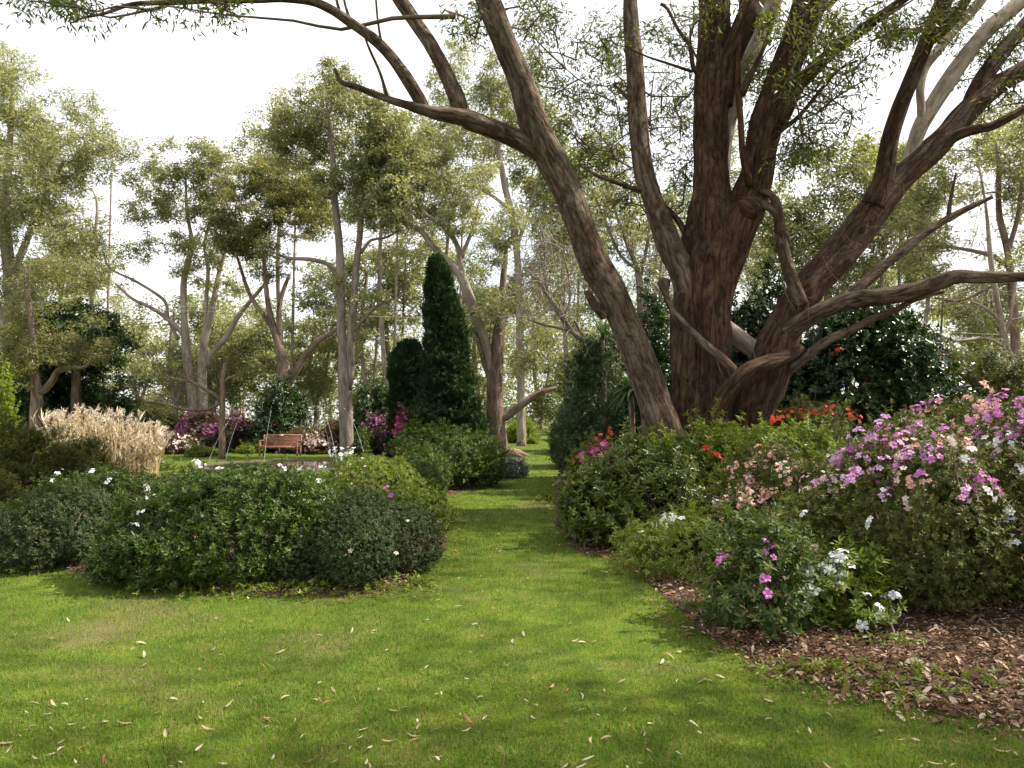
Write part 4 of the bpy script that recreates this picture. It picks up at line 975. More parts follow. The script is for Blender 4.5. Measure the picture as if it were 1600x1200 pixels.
def shrub(name, label, cat, x0, x1, yt, yb, ry, mat, leaf, dens, Y=None, k=7, kind='v', seed=1, lump=.12, lsc=.5, ang=62, group=None, flowers=(), stuffbl=None, p=2.15, stem='twig', tall=.38, lobes=1.0, zbase=0.0, poke=.05, sprig=.085, peak=.5):
    rng = np.random.default_rng(seed)
    if Y is None:
        Y = 1920.0 / (yb - 655.0) + ry * .9
    c = P((x0 + x1) / 2, 655, Y); rx = (x1 - x0) / 2 * Y / F
    h = P(800, yt, Y)[2] - zbase
    L, W = leaf
    # a shrub is a huddle of lobes of different heights; shoots buried in a neighbouring lobe are dropped
    K = int(np.clip(2 + rx * ry * 3.6 * lobes, 5, 16))
    lob = [(0, rng.uniform(-.15, .15) * ry, rx * .55, ry * .6, h)]
    for i in range(1, K):
        an = i * 2.39996 + rng.uniform(-.5, .5); ro = math.sqrt((i + .3) / K) * .74
        fx, fy = math.cos(an) * ro, math.sin(an) * ro
        hh = h * np.clip(1.02 - peak * ro ** 2 + rng.normal(0, .12), .42, 1.06)
        w = rng.uniform(.32, .46) + .3 / K
        lob.append((fx * rx, fy * ry, w * rx + .06, w * ry + .06, hh))
    P_, O_, I_ = [], [], []
    for li, (lx, ly, la, lb, lh) in enumerate(lob):
        area = 2 * math.pi * ((la * lb) ** 1.6 / 3 + (la * lh) ** 1.6 / 3 + (lb * lh) ** 1.6 / 3) ** (1 / 1.6)
        n = int(area * dens * .8)
        u = nrm(rng.normal(size=(n, 3))); u = u[u[:, 2] > -.85]; n = len(u)
        q = 1 / (np.abs(u) ** p).sum(1) ** (1 / p)
        s = u * q[:, None]; z0 = lh * tall
        sf = np.column_stack([s[:, 0] * la, s[:, 1] * lb, np.where(s[:, 2] > 0, z0 + (lh - z0) * s[:, 2], z0 + z0 * .97 * s[:, 2])])
        wp = sf + np.array((lx, ly, 0))
        t = 1 + lump * Noise(seed + 50, lsc)(wp) + lump * .95 * Noise(seed + 51, lsc * .35)(wp)
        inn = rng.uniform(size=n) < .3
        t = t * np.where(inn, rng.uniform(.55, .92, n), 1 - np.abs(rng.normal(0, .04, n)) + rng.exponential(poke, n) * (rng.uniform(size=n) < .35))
        mid = np.array((lx, ly, z0)); ps = mid + (wp - mid) * t[:, None]
        keep = np.ones(n, bool)
        for lj, (mx_, my_, ma, mb, mh) in enumerate(lob):
            if lj == li: continue
            dz = ps[:, 2] - mh * tall
            dz = np.where(dz > 0, dz / (mh - mh * tall), dz / (mh * tall))
            keep &= (np.abs((ps[:, 0] - mx_) / ma) ** p + np.abs((ps[:, 1] - my_) / mb) ** p + np.abs(dz) ** p) ** (1 / p) > .80
        P_.append(ps[keep]); O_.append(nrm(u / np.array((la, lb, lh)))[keep]); I_.append(inn[keep])
    pos = np.vstack(P_); out = np.vstack(O_); inner = np.concatenate(I_)
    # leggy sprigs that break the outline
    si = np.where(~inner)[0]; si = si[rng.uniform(size=len(si)) < sprig * np.clip(1 + 1.2 * Noise(seed + 55, lsc * .6)(pos[si]), .1, 3)]
    sd = nrm(out[si] * .8 + np.array((0, 0, .7)) + rng.normal(0, .3, (len(si), 3))); sl = rng.uniform(.5, 1.0, (len(si), 1))
    ex = [pos[si] + sd * sl * L * f for f in (1.2, 2.6, 4.0)]
    pos = np.vstack([pos] + ex); out = np.vstack([out, sd, sd, sd]); inner = np.concatenate([inner] + [np.zeros(len(si), bool)] * 3); n = len(pos)
    pos[:, 2] = np.maximum(pos[:, 2], .03)
    area = 2 * math.pi * ((rx * ry) ** 1.6 / 3 + (rx * h) ** 1.6 / 3 + (ry * h) ** 1.6 / 3) ** (1 / 1.6)
    nz = Noise(seed + 50, lsc)(pos); nz2 = Noise(seed + 51, lsc * .35)(pos)
    ax = nrm(out * .75 + np.array((0, 0, .55)) + rng.normal(0, .3, (n, 3)))
    ctr = np.array((c[0], Y, zbase))
    root = thing(name, label, cat, ctr, group)
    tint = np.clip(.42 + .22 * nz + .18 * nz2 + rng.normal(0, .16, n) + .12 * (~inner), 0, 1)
    ac = Acc()
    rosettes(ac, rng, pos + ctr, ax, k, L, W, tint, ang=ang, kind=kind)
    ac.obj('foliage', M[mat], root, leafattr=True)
    ac = Acc()
    pick = rng.choice(np.where(~inner)[0], min(n // 3, max(14, int(area * 6))), replace=False)
    for i in pick:
        b = ctr + np.array((rng.normal(0, rx * .22), rng.normal(0, ry * .22), 0))
        e = pos[i] + ctr
        m1 = (b + e) / 2 + rng.normal(0, .06 * np.linalg.norm(e - b), 3); m1[2] = max(m1[2], .05)
        tube(ac, np.array([b, m1, e]), np.array((.011, .007, .003)) * (1 + h * .4), 4, cap=False, step=.25)
    ac.obj('stems', M[stem], root, smooth=True)
    # flowers: ('at', key, size, nb, [(px,py)...]) by place, or ('n', key, size, nb, count, zmin, xlo, xhi)
    cand = np.where(~inner)[0]
    cp = proj(pos[cand] + ctr)
    front = ((np.array((0, 0, CAMZ)) - (pos[cand] + ctr)) * out[cand]).sum(1) > 0
    used = set()
    for f in flowers:
        ms = blooms(f[1], f[2], f[3]); sel = []
        if f[0] == 'at':
            for x, y in f[4]:
                dd = np.hypot(cp[:, 0] - x, cp[:, 1] - y) + 1e3 * ~front
                for j in np.argsort(dd)[:12]:
                    if j not in used: used.add(int(j)); sel.append(cand[j]); break
        else:
            _, _, _, _, cnt, zmin, xlo, xhi = f
            rel = (pos[cand][:, 2] / h > zmin) & (pos[cand][:, 0] / rx > xlo) & (pos[cand][:, 0] / rx < xhi) & (rng.uniform(size=len(cand)) < np.where(front, 1.0, .35))
            ix = np.where(rel)[0]; ix = np.array([i for i in ix if int(i) not in used])
            if len(ix):
                w = np.exp(1.6 * Noise(seed + 70 + len(used), .5)(pos[cand[ix]])); w /= w.sum()
                ch = rng.choice(ix, min(cnt, len(ix)), replace=False, p=w)
                used.update(int(i) for i in ch); sel = list(cand[ch])
        for i in sel:
            o = bpy.data.objects.new('blossom', ms[rng.integers(0, len(ms))]); COL.objects.link(o); o.parent = root
            o.location = tuple(pos[i] + out[i] * L * .55 + (0, 0, L * .2))
            o.rotation_euler = Vector(out[i] * .8 + np.array((0, -.25, .45)) + rng.normal(0, .2, 3)).to_track_quat('Z', 'Y').to_euler()
            sc_ = rng.uniform(.8, 1.2); o.scale = (sc_,) * 3
    if stuffbl:      # so many small blooms that they are one mass
        key, size, cnt, zmin = stuffbl
        rel = cand[(pos[cand][:, 2] / h > zmin)]
        w = np.exp(2.2 * Noise(seed + 80, .7)(pos[rel])); w /= w.sum()
        ch = rng.choice(rel, min(cnt, len(rel)), replace=False, p=w)
        ac = Acc()
        rosettes(ac, rng, pos[ch] + ctr + out[ch] * L * .6, out[ch] + (0, -.2, .4), 6, size, size * .8, np.zeros(len(ch)), ang=55)
        tag(ac.obj('blossoms', M[key], root), kind='stuff')
    return root

# --- left bed
shrub('azalea', 'big dark glossy green azalea at the front of the left bed, the largest shrub there', 'shrub', 182, 612, 730, 924, 1.2, 'azalea_dark', (.050, .019), 900, seed=1, peak=1.0, sprig=.09, lump=.13, lsc=.6, k=8,
      flowers=[('at', 'white', .05, 2, [(497, 752), (506, 768), (500, 790), (530, 792), (438, 715), (345, 735), (222, 806), (208, 820)])])
shrub('azalea', 'low fine-leaved grey-green shrub at the corner where the left bed meets the grass path', 'shrub', 450, 682, 764, 926, 1.0, 'azalea_grey', (.028, .010), 2200, seed=2, peak=.8, lump=.10, lsc=.4, k=8, flowers=[('at', 'blush', .04, 1, [(545, 862), (617, 868), (640, 815)])])
shrub('azalea', 'low spreading dull green shrub at the left end of the left bed front', 'shrub', -20, 240, 758, 898, .95, 'azalea_grey', (.036, .013), 1400, seed=3, peak=.8, sprig=.08, lump=.14, lsc=.45, k=8)
shrub('azalea', 'low dull green shrub cut by the left picture edge beside the lawn', 'shrub', -260, 30, 770, 880, .95, 'azalea_grey', (.036, .013), 1200, seed=4, lump=.14, lsc=.45)
shrub('azalea', 'mid-green azalea dotted with white flowers behind the low dull green shrub', 'shrub', 45, 285, 732, 800, 1.1, 'azalea_dark', (.048, .018), 800, Y=11.0, seed=5, peak=.8, sprig=.1, lump=.15, lsc=.5,
      flowers=[('at', 'white', .06, 3, [(143, 740), (100, 756), (88, 748), (168, 757), (230, 762), (243, 764), (246, 776), (235, 782), (258, 772), (75, 772), (232, 770)]), ('n', 'blush', .04, 2, 10, .3, -1, 1)])
shrub('azalea', 'lime green sunlit azalea with a few white blooms on top, behind the big dark azalea', 'shrub', 455, 680, 706, 800, 1.1, 'azalea_lime', (.045, .017), 850, Y=11.2, seed=6, peak=.8, sprig=.08, lump=.13, lsc=.5,
      flowers=[('at', 'white', .06, 3, [(487, 712), (497, 710), (508, 712), (520, 711), (535, 708), (545, 712), (552, 708), (478, 713)]), ('at', 'pink', .05, 2, [(606, 773), (600, 768)]), ('n', 'blush', .04, 1, 16, .55, -.7, .3)])
shrub('azalea', 'lime green azalea with scattered white blooms between the pond and the big dark azalea', 'shrub', 270, 470, 736, 780, 1.0, 'azalea_lime', (.045, .017), 800, Y=11.8, seed=7, lump=.14, lsc=.5,
      flowers=[('n', 'white', .055, 2, 16, .4, -1, 1), ('at', 'white', .06, 3, [(313, 722), (320, 724), (308, 730), (302, 745)])])
shrub('shrub', 'mid-green small-leaved shrub between the lime azalea and the big rounded shrub', 'shrub', 590, 690, 722, 800, .9, 'round', (.040, .016), 950, Y=13.0, seed=8, lump=.13, lsc=.5)
shrub('shrub', 'large rounded fresh green shrub left of the grass path in front of the tall conifer', 'shrub', 614, 774, 672, 762, 1.35, 'round', (.060, .024), 620, Y=18.5, seed=9, lump=.13, lsc=.7, p=2.2)
shrub('shrub', 'rounded fresh green shrub bulging out below the large rounded one', 'shrub', 592, 716, 698, 778, 1.1, 'round', (.055, .022), 700, Y=16.2, seed=10, lump=.13, lsc=.6)
shrub('shrub', 'small blue-grey leaved mound at the path edge past the large rounded shrub', 'shrub', 779, 822, 716, 748, .5, 'blue', (.055, .018), 900, seed=11, lump=.12, lsc=.3, ang=50)
shrub('shrub', 'feathery dark olive and yellow shrub at the left picture edge in front of the reeds', 'shrub', -130, 122, 654, 800, 1.2, 'yellowolive', (.040, .009), 1500, Y=11.6, seed=12, peak=.85, sprig=.35, lump=.32, lsc=.5, k=8, ang=50)
shrub('shrub', 'smaller feathery olive shrub leaning toward the reeds, beside the shrub at the left edge', 'shrub', 95, 190, 702, 790, .7, 'yellowolive', (.036, .009), 1300, Y=12.2, seed=13, sprig=.35, lump=.3, lsc=.4, k=8, ang=50)
# --- right bed
shrub('rhododendron', 'broad-leaved dark rhododendron hedge on the right of the grass path, its front in shade', 'shrub', 882, 1155, 704, 866, 1.3, 'rhodo', (.085, .032), 330, seed=20, peak=.75, lump=.11, lsc=.55, kind='e', k=8, p=2.8, ang=66,
      flowers=[('at', 'red', .08, 4, [(1105, 701)])])
shrub('rhododendron', 'sunlit yellow-green rhododendron at the foot of the huge tree', 'shrub', 1010, 1215, 664, 800, 1.0, 'azalea_lime', (.080, .030), 330, Y=11.8, seed=21, lump=.17, lsc=.5, kind='e', k=8,
      flowers=[('at', 'hot', .05, 2, [(1178, 684)])])
shrub('rhododendron', 'bright yellow-green azalea between the huge tree and the pink-flowered azaleas', 'shrub', 1150, 1365, 662, 790, 1.05, 'azalea_lime', (.060, .022), 520, Y=10.6, seed=22, lump=.14, lsc=.5, kind='e', k=7)
shrub('azalea', 'hot pink flowered azalea behind the left shoulder of the rhododendron hedge', 'shrub', 884, 968, 684, 780, .65, 'azalea_olive', (.045, .016), 500, Y=12.4, seed=23, lump=.14, lsc=.4,
      flowers=[('at', 'hot', .07, 4, [(905, 718), (912, 712), (918, 706), (922, 712), (928, 700), (933, 704), (940, 697), (945, 700), (950, 694), (936, 696), (925, 706), (914, 718), (930, 711), (952, 702)]), ('at', 'orange', .06, 3, [(935, 678), (942, 674), (950, 680), (956, 684)])])
shrub('azalea', 'low white-flowered azalea in front of the rhododendron hedge', 'shrub', 980, 1165, 800, 905, .6, 'azalea_lime', (.042, .013), 750, seed=24, sprig=.15, lump=.25, lsc=.3, p=2.2,
      flowers=[('at', 'white', .065, 3, [(1044, 808), (1050, 814), (1058, 818), (1040, 816), (1000, 838)])])
shrub('azalea', 'upright leafy azalea with a few magenta blooms at the front corner of the right bed', 'shrub', 1108, 1275, 812, 1004, .62, 'azalea_mid', (.060, .020), 330, seed=25, sprig=.25, lump=.3, lsc=.35, kind='e', k=8, p=2.1, ang=58, poke=.08,
      flowers=[('at', 'pink', .058, 3, [(1133, 876), (1140, 870), (1126, 882), (1195, 866), (1200, 874), (1172, 955), (1182, 985), (1200, 922)]), ('at', 'blush', .045, 1, [(1154, 863), (1190, 905)])])
shrub('azalea', 'small white-flowered azalea standing alone on the bark mulch', 'shrub', 1262, 1352, 858, 985, .32, 'azalea_lime', (.065, .022), 330, seed=26, sprig=.3, lump=.3, lsc=.25, kind='e', k=8, p=2.0, poke=.12,
      flowers=[('at', 'white', .075, 4, [(1283, 890), (1293, 897), (1303, 884), (1312, 878), (1318, 900), (1278, 905), (1306, 908), (1372, 940), (1384, 945), (1356, 958)])])
shrub('azalea', 'salmon-pink flowered azalea between the lime rhododendron and the magenta azalea', 'shrub', 1105, 1350, 694, 870, 1.0, 'azalea_olive', (.040, .015), 950, Y=8.6, seed=27, sprig=.1, lump=.15, lsc=.45,
      flowers=[('at', 'salmon', .05, 3, [(1165, 790), (1150, 780), (1172, 800), (1180, 788), (1195, 770), (1160, 765), (1142, 800), (1185, 806), (1230, 757), (1248, 735), (1262, 742), (1280, 745), (1215, 732), (1240, 728), (1290, 765), (1272, 762), (1305, 752), (1270, 730), (1200, 745), (1170, 752)]), ('n', 'salmon', .042, 5, 60, .3, -1, 1), ('n', 'blush', .042, 4, 34, .3, -1, 1)])
shrub('azalea', 'large azalea with magenta and mauve blooms on top and white ones below', 'shrub', 1258, 1590, 656, 990, 1.0, 'azalea_olive', (.036, .014), 1250, Y=7.0, seed=28, peak=.7, sprig=.1, lump=.12, lsc=.5, k=8,
      flowers=[('at', 'mauve', .055, 4, [(1300, 703), (1308, 710), (1318, 716), (1330, 712), (1345, 700), (1352, 692), (1372, 665), (1375, 680), (1390, 686), (1404, 690), (1418, 700), (1428, 672), (1440, 668)]),
               ('at', 'pink', .055, 4, [(1312, 720), (1322, 726), (1337, 738), (1335, 746), (1398, 696), (1407, 702), (1415, 706), (1424, 706), (1452, 710), (1462, 712), (1470, 708), (1458, 716), (1428, 680), (1385, 678)]),
               ('at', 'white', .055, 3, [(1299, 718), (1408, 718), (1418, 715), (1445, 722), (1380, 776), (1510, 710), (1530, 764), (1540, 762), (1336, 766), (1255, 804), (1360, 825)]),
               ('n', 'blush', .045, 4, 36, .5, -1, 1), ('n', 'mauve', .048, 6, 46, .6, -1, 1), ('n', 'salmon', .045, 4, 22, .55, -.9, .9), ('n', 'pink', .048, 5, 22, .6, -1, 1)])
shrub('azalea', 'tall azalea at the right picture edge with magenta and white blooms', 'shrub', 1490, 1860, 622, 1000, 1.15, 'azalea_olive', (.036, .014), 1150, Y=6.9, seed=29, sprig=.1, lump=.12, lsc=.5, k=8,
      flowers=[('at', 'pink', .058, 4, [(1556, 628), (1566, 622), (1590, 630), (1596, 628), (1560, 644), (1572, 646), (1594, 664), (1598, 672), (1540, 655), (1545, 665)]),
               ('at', 'white', .06, 4, [(1535, 690), (1575, 686), (1582, 690), (1570, 694), (1545, 700), (1555, 698), (1530, 764), (1545, 784), (1590, 786), (1576, 818), (1598, 730), (1575, 855), (1550, 895), (1560, 690)]),
               ('n', 'blush', .045, 3, 40, .4, -1, .6), ('n', 'pink', .048, 4, 34, .6, -1, 1), ('n', 'mauve', .048, 4, 30, .6, -1, 1)])
shrub('azalea', 'peach and cream flowered azalea behind the magenta azalea at the right', 'shrub', 1375, 1560, 634, 760, .9, 'azalea_olive', (.040, .016), 700, Y=9.3, seed=30, lump=.14, lsc=.5,
      flowers=[('n', 'salmon', .055, 4, 50, .6, -1, 1), ('n', 'blush', .055, 4, 34, .6, -1, 1), ('at', 'pink', .07, 4, [(1440, 632), (1436, 638), (1462, 630)])])
shrub('azalea', 'row of orange-red azalea blooms under the camellia, right of the huge trunk', 'shrub', 1196, 1345, 632, 780, .7, 'azalea_olive', (.045, .016), 420, Y=13.2, seed=31, lump=.14, lsc=.5,
      flowers=[('at', 'orange', .07, 4, [(1212, 648), (1222, 646), (1232, 645), (1240, 648), (1250, 644), (1258, 646), (1264, 650), (1290, 643), (1298, 638), (1294, 646), (1325, 645), (1340, 636), (1343, 640), (1218, 655), (1276, 648), (1282, 640)])])
# --- dark masses behind the huge tree
shrub('camellia', 'tall glossy camellia with red flowers behind the pink azaleas at the right', 'shrub', 1215, 1490, 478, 700, 1.7, 'camellia', (.10, .048), 210, Y=16.8, seed=40, lump=.14, lsc=.9, kind='e', p=2.3,
      flowers=[('at', 'red', .10, 4, [(1296, 551), (1312, 550), (1384, 548), (1478, 558), (1352, 598), (1440, 590)]), ('at', 'salmon', .10, 4, [(1373, 583)])])
shrub('camellia', 'tall glossy green camellia filling the gap behind the central trunk and right stem', 'shrub', 1120, 1250, 470, 700, 1.3, 'camellia', (.10, .045), 190, Y=17.5, seed=41, lump=.14, lsc=.9, kind='e')
shrub('camellia', 'tall dark leafy shrub filling the gap between the left stem and the central trunk', 'shrub', 985, 1075, 486, 700, 1.2, 'camellia', (.09, .036), 230, Y=17.0, seed=42, lump=.18, lsc=.8, kind='e')
shrub('shrub', 'tall dark green shrub with layered foliage right of the grass path', 'shrub', 876, 990, 548, 735, 1.6, 'deep', (.09, .026), 330, Y=19.5, seed=43, lump=.24, lsc=.9)
shrub('shrub', 'dark rounded shrub beyond the layered one on the right of the path', 'shrub', 866, 930, 634, 722, 1.6, 'deep', (.09, .030), 330, Y=26, seed=44, lump=.15, lsc=.9)
shrub('shrub', 'low grey-green mound at the foot of the layered dark shrub', 'shrub', 880, 948, 655, 735, 1.0, 'azalea_grey', (.05, .018), 600, Y=21, seed=45, lump=.12, lsc=.6)
shrub('shrub', 'dark shrub at the far right end of the grass path', 'shrub', 866, 900, 650, 712, 1.6, 'deep', (.10, .035), 260, Y=36, seed=46, lump=.15, lsc=.9)
shrub('shrub', 'bright lime bush at the very end of the grass path', 'shrub', 796, 834, 660, 700, 1.4, 'lime', (.14, .05), 160, Y=52, seed=47, lump=.15, lsc=.9)
shrub('shrub', 'small lime bush beside the end of the grass path, right of the bright one', 'shrub', 826, 842, 684, 700, .7, 'lime', (.12, .04), 200, Y=50, seed=48, lump=.15, lsc=.6)
shrub('shrub', 'olive undergrowth shrub behind the camellias at the right edge', 'shrub', 1470, 1680, 560, 700, 1.5, 'azalea_olive', (.07, .026), 300, Y=17.5, seed=49, lump=.18, lsc=.8)
# --- round the pond and bench
def far(label, x0, x1, yt, Y, mat, seed, bl=None, ry=1.3, leaf=(.10, .038), dens=230, name='azalea', lump=.16):
    return shrub(name, label, 'shrub', x0, x1, yt, 0, ry, mat, leaf, dens, Y=Y, seed=seed, lump=lump, lsc=.8, stuffbl=bl)
far('purple-flowered azalea at the foot of the white gum trunks, left of the bench', 280, 352, 650, 38, 'purple', 60, ('plum', .09, 260, .5))
far('pale pink azalea mound at the left of the purple-flowered azalea', 268, 312, 680, 36, 'purple', 61, ('blush', .08, 200, .3))
far('magenta azalea just right of the small bare tree', 352, 386, 650, 38, 'purple', 62, ('pink', .08, 110, .6))
far('mixed pale azalea behind the bare tree and left of the dark camellia', 374, 412, 658, 39, 'redbrown', 63, ('blush', .10, 130, .4))
far('dark camellia bush standing directly behind the wooden bench', 396, 478, 604, 38, 'camellia', 64, ('red', .09, 30, .4), 1.5, (.12, .05), 200, 'camellia')
far('red-brown shrub just right of the bench', 446, 500, 676, 36.5, 'redbrown', 65, None)
far('pale pink and white azalea between the red-brown shrub and the twin grey trunks', 478, 530, 680, 36, 'redbrown', 66, ('blush', .09, 220, .3))
far('cream-flowered azalea behind the red-brown shrub near the bench', 456, 490, 664, 39, 'azalea_lime', 67, ('white', .10, 120, .4))
far('russet shrub at the foot of the twin grey trunks, left side', 500, 545, 660, 37.5, 'redbrown', 68, None)
far('dark green shrub right of the twin grey trunks', 548, 590, 680, 34, 'azalea_dark', 69, None)
far('magenta-flowered azalea right of the twin grey trunks', 566, 640, 655, 35, 'purple', 70, ('pink', .08, 260, .45))
far('hot pink azalea in front of the shorter conifer', 622, 660, 644, 31, 'purple', 71, ('hot', .08, 240, .5))
far('dark bushy camellia above the magenta azalea, right of the twin trunks', 556, 632, 604, 37, 'deep', 72, ('blush', .09, 40, .5), 1.5, (.12, .05), 200, 'camellia')
far('low fresh green shrub on the lawn at the left of the pond', 292, 342, 698, 33, 'azalea_lime', 73, None, .9, (.12, .03), 240, 'shrub')
far('low yellow-green shrub left of the bench', 378, 410, 694, 36, 'azalea_lime', 74, None, 1.0)
far('low red-brown shrub at the right end of the reeds', 205, 268, 678, 36, 'purple', 75, None)
far('olive undergrowth shrub behind the reeds', 150, 290, 640, 52, 'azalea_olive', 76, None, 2.0, (.16, .06), 110, 'shrub')
far('low green shrub in front of the reeds and behind the white-flowered azalea', 185, 262, 704, 24, 'azalea_lime', 77, None, 1.0, (.07, .025), 350, 'shrub')
shrub('shrub', 'bright lime leafy bush at the left picture edge in front of the pale trunk', 'shrub', -84, 6, 590, 700, 1.0, 'lime', (.08, .04), 320, Y=24, seed=78, lump=.2, lsc=.7)

# strap-leaved plants
def strap_plant(label, px, py, Y, n, L, W, seed, trunk_r=.06, mat='deep', lift=.35):
    rng = np.random.default_rng(seed)
    top = P(px, py, Y); root = thing('strap_leaf_palm', label, 'plant', (top[0], Y, 0))
    ac = Acc(); tube(ac, [(top[0], Y, -.05), (top[0] + .05, Y, top[2] * .5), top], [trunk_r * 1.3, trunk_r, trunk_r * .9], 10, step=.2, rough=.1, seed=seed)
    ac.obj('trunk', M['bark_brown'], root, smooth=True, barkattr=True)
    ac = Acc(); k = 7
    for i in range(n):
        a, e = rng.uniform(0, 6.28), rng.uniform(-.2, 1.35)
        t = np.linspace(0, 1, k); l = L * rng.uniform(.75, 1.1)
        r_ = l * (t * math.cos(e)); z = l * (t * math.sin(e) - lift * t ** 2.2 * math.cos(e * .6) * 1.3)
        c = top + np.column_stack([np.cos(a) * r_, np.sin(a) * r_, z]); s = np.array((-math.sin(a), math.cos(a), 0)) * W * .5
        w = np.sin(np.pi * np.clip(.12 + t * .88, 0, 1))[:, None]
        V = np.stack([c - s * w, c + s * w], 1).reshape(-1, 3)
        Q = [(2 * j, 2 * j + 1, 2 * j + 3, 2 * j + 2) for j in range(k - 1)]
        ac.add(V, quads=Q, qa=np.full((k - 1, 2), rng.uniform(.2, 1)))
    ac.obj('fronds', M[mat], root, leafattr=True)
strap_plant('dark spiky strap-leaved plant tucked behind the foot of the left stem', 985, 612, 15.8, 150, .85, .035, 81)
strap_plant('slender palm with narrow arching fronds above the layered dark shrub', 942, 528, 18.2, 90, .95, .03, 82, .04)
strap_plant('bright-leaved strap plant peeping past the left stem of the huge tree', 1008, 598, 15.0, 46, .55, .03, 83, .04, 'blue')

# dry reeds
def reeds():
    rng = np.random.default_rng(90)
    c = P(160, 655, 22); root = thing('reed_clump', 'clump of dry straw-coloured reeds with feathery plumes behind the left shrubs', 'reeds', (c[0], 22, 0))
    stalk, blade, plume = Acc(), Acc(), Acc()
    bb, bd, bn, bl = [], [], [], []
    pb, pd = [], []
    for i in range(430):
        px = rng.uniform(78, 248); Yr = 22 + rng.uniform(-1.2, 1.2)
        x = P(px, 655, Yr)[0]; h = (1.6 - .25 * abs(px - 140) / 100) * rng.uniform(.55, 1.15) * (1.0 if px < 190 else .85)
        ln = rng.normal(0, .13, 2) + ((px - 160) / 900, 0)
        q = np.array([(x, Yr, 0), (x + ln[0] * h * .4, Yr + ln[1] * h * .4, h * .55), (x + ln[0] * h * 1.3, Yr + ln[1] * h, h)])
        tube(stalk, q, np.array((.010, .008, .005)), 4, cap=False, step=.5)
        for _ in range(4):
            t = rng.uniform(.2, .95); b = q[1] * (1 - abs(2 * t - 1)) + (q[2] if t > .5 else q[0]) * abs(2 * t - 1)
            bb.append(b); bd.append((rng.normal(0, .38), rng.normal(0, .38), rng.uniform(.1, 1.3))); bl.append(rng.uniform(.2, .5))
        if rng.uniform() < .5:
            d = np.array((rng.normal(.15, .4), rng.normal(0, .4), .75))
            for _ in range(26):
                pb.append(q[2] + d * rng.uniform(0, .24) + rng.normal(0, .02, 3)); pd.append(d + rng.normal(0, .45, 3) - (0, 0, .25))
    n = len(bb); bb, bd = np.array(bb), np.array(bd)
    leaves(blade, bb, bd, rng.normal(size=(n, 3)), np.array(bl), .017, rng.uniform(0, 1, n), rng.uniform(0, 1, n), droop=.25)
    n = len(pb); leaves(plume, np.array(pb), np.array(pd), rng.normal(size=(n, 3)), .11, .022, rng.uniform(0, 1, n), rng.uniform(0, 1, n))
    straw = leafmat('dry_straw', (0.46, 0.38, 0.23), (0.72, 0.65, 0.48), (0.30, 0.18, 0.08), .12, .7, .25, .3, (1, 1, .9))
    fluff = leafmat('straw_plumes', (0.54, 0.44, 0.32), (0.74, 0.64, 0.52), None, 0, .8, .2, .35, (1, 1, 1))
    stalk.obj('stalks', plainmat('reed_stalk', (0.50, 0.38, 0.21), .8, .2, .3, 5), root)
    blade.obj('blades', straw, root, leafattr=True)
    plume.obj('plumes', fluff, root, leafattr=True)
reeds()
# ------------------------------------------------------------------ bench, fountain, wires
def box(acc, c, s, rot=None, bev=.006):
    """box with chamfered long edges; c centre, s full size"""
    x, y, z = (v / 2 for v in s); b = min(bev, x * .5, y * .5, z * .5)
    pr = [(-y + b, -z), (y - b, -z), (y, -z + b), (y, z - b), (y - b, z), (-y + b, z), (-y, z - b), (-y, -z + b)]
    V = np.array([(sx * x, py, pz) for sx in (-1, 1) for py, pz in pr])
    if rot is not None: V = V @ np.array(rot).T
    V = V + np.array(c)
    Q = [(i, (i + 1) % 8, 8 + (i + 1) % 8, 8 + i) for i in range(8)]
    Q += [(7, 6, 1, 0), (6, 5, 2, 1), (5, 4, 3, 2), (8, 9, 14, 15), (9, 10, 13, 14), (10, 11, 12, 13)]
    acc.add(V, quads=Q)
def Rx(a): return [[1, 0, 0], [0, math.cos(a), -math.sin(a)], [0, math.sin(a), math.cos(a)]]
wood = plainmat('red_brown_timber', (0.235, 0.105, 0.065), .6, .35, .3, 8)
YB = 33.5
bc = P(438, 690, YB)
bench = thing('garden_bench', 'slatted red-brown wooden garden bench facing the fountain pond', 'bench', (bc[0], YB, 0))
W_ = 1.68
def bpart(name, boxes, mat=wood, parent=bench):
    ac = Acc()
    for c, s, *r in boxes:
        box(ac, np.array(c) + np.array(bench.location), s, r[0] if r else None)
    return ac.obj(name, mat, parent)
bpart('seat', [((0, -.02 + .085 * i - .2, .43), (W_ - .1, .07, .025)) for i in range(6)] + [((0, -.27, .39), (W_ - .12, .03, .07))])
bpart('backrest', [((0, .27 + .012 * i, .50 + .062 * i), (W_ - .1, .02, .042), Rx(-.2)) for i in range(6)] + [((0, .36, .90), (W_, .04, .075), Rx(-.2))])
for s in (-1, 1):
    bpart('leg', [((s * (W_ / 2 - .03), -.27, .33), (.06, .06, .66))])
    bpart('leg', [((s * (W_ / 2 - .03), .25, .23), (.06, .06, .46)), ((s * (W_ / 2 - .03), .31, .68), (.06, .05, .48), Rx(-.2))])
    bpart('armrest', [((s * (W_ / 2 - .03), -.02, .675), (.075, .64, .03))])
bpart('plaque', [((-.05, .335, .90), (.16, .006, .045), Rx(-.2))], plainmat('brass_plaque', (0.8, 0.78, 0.7), .3, .6, .05))

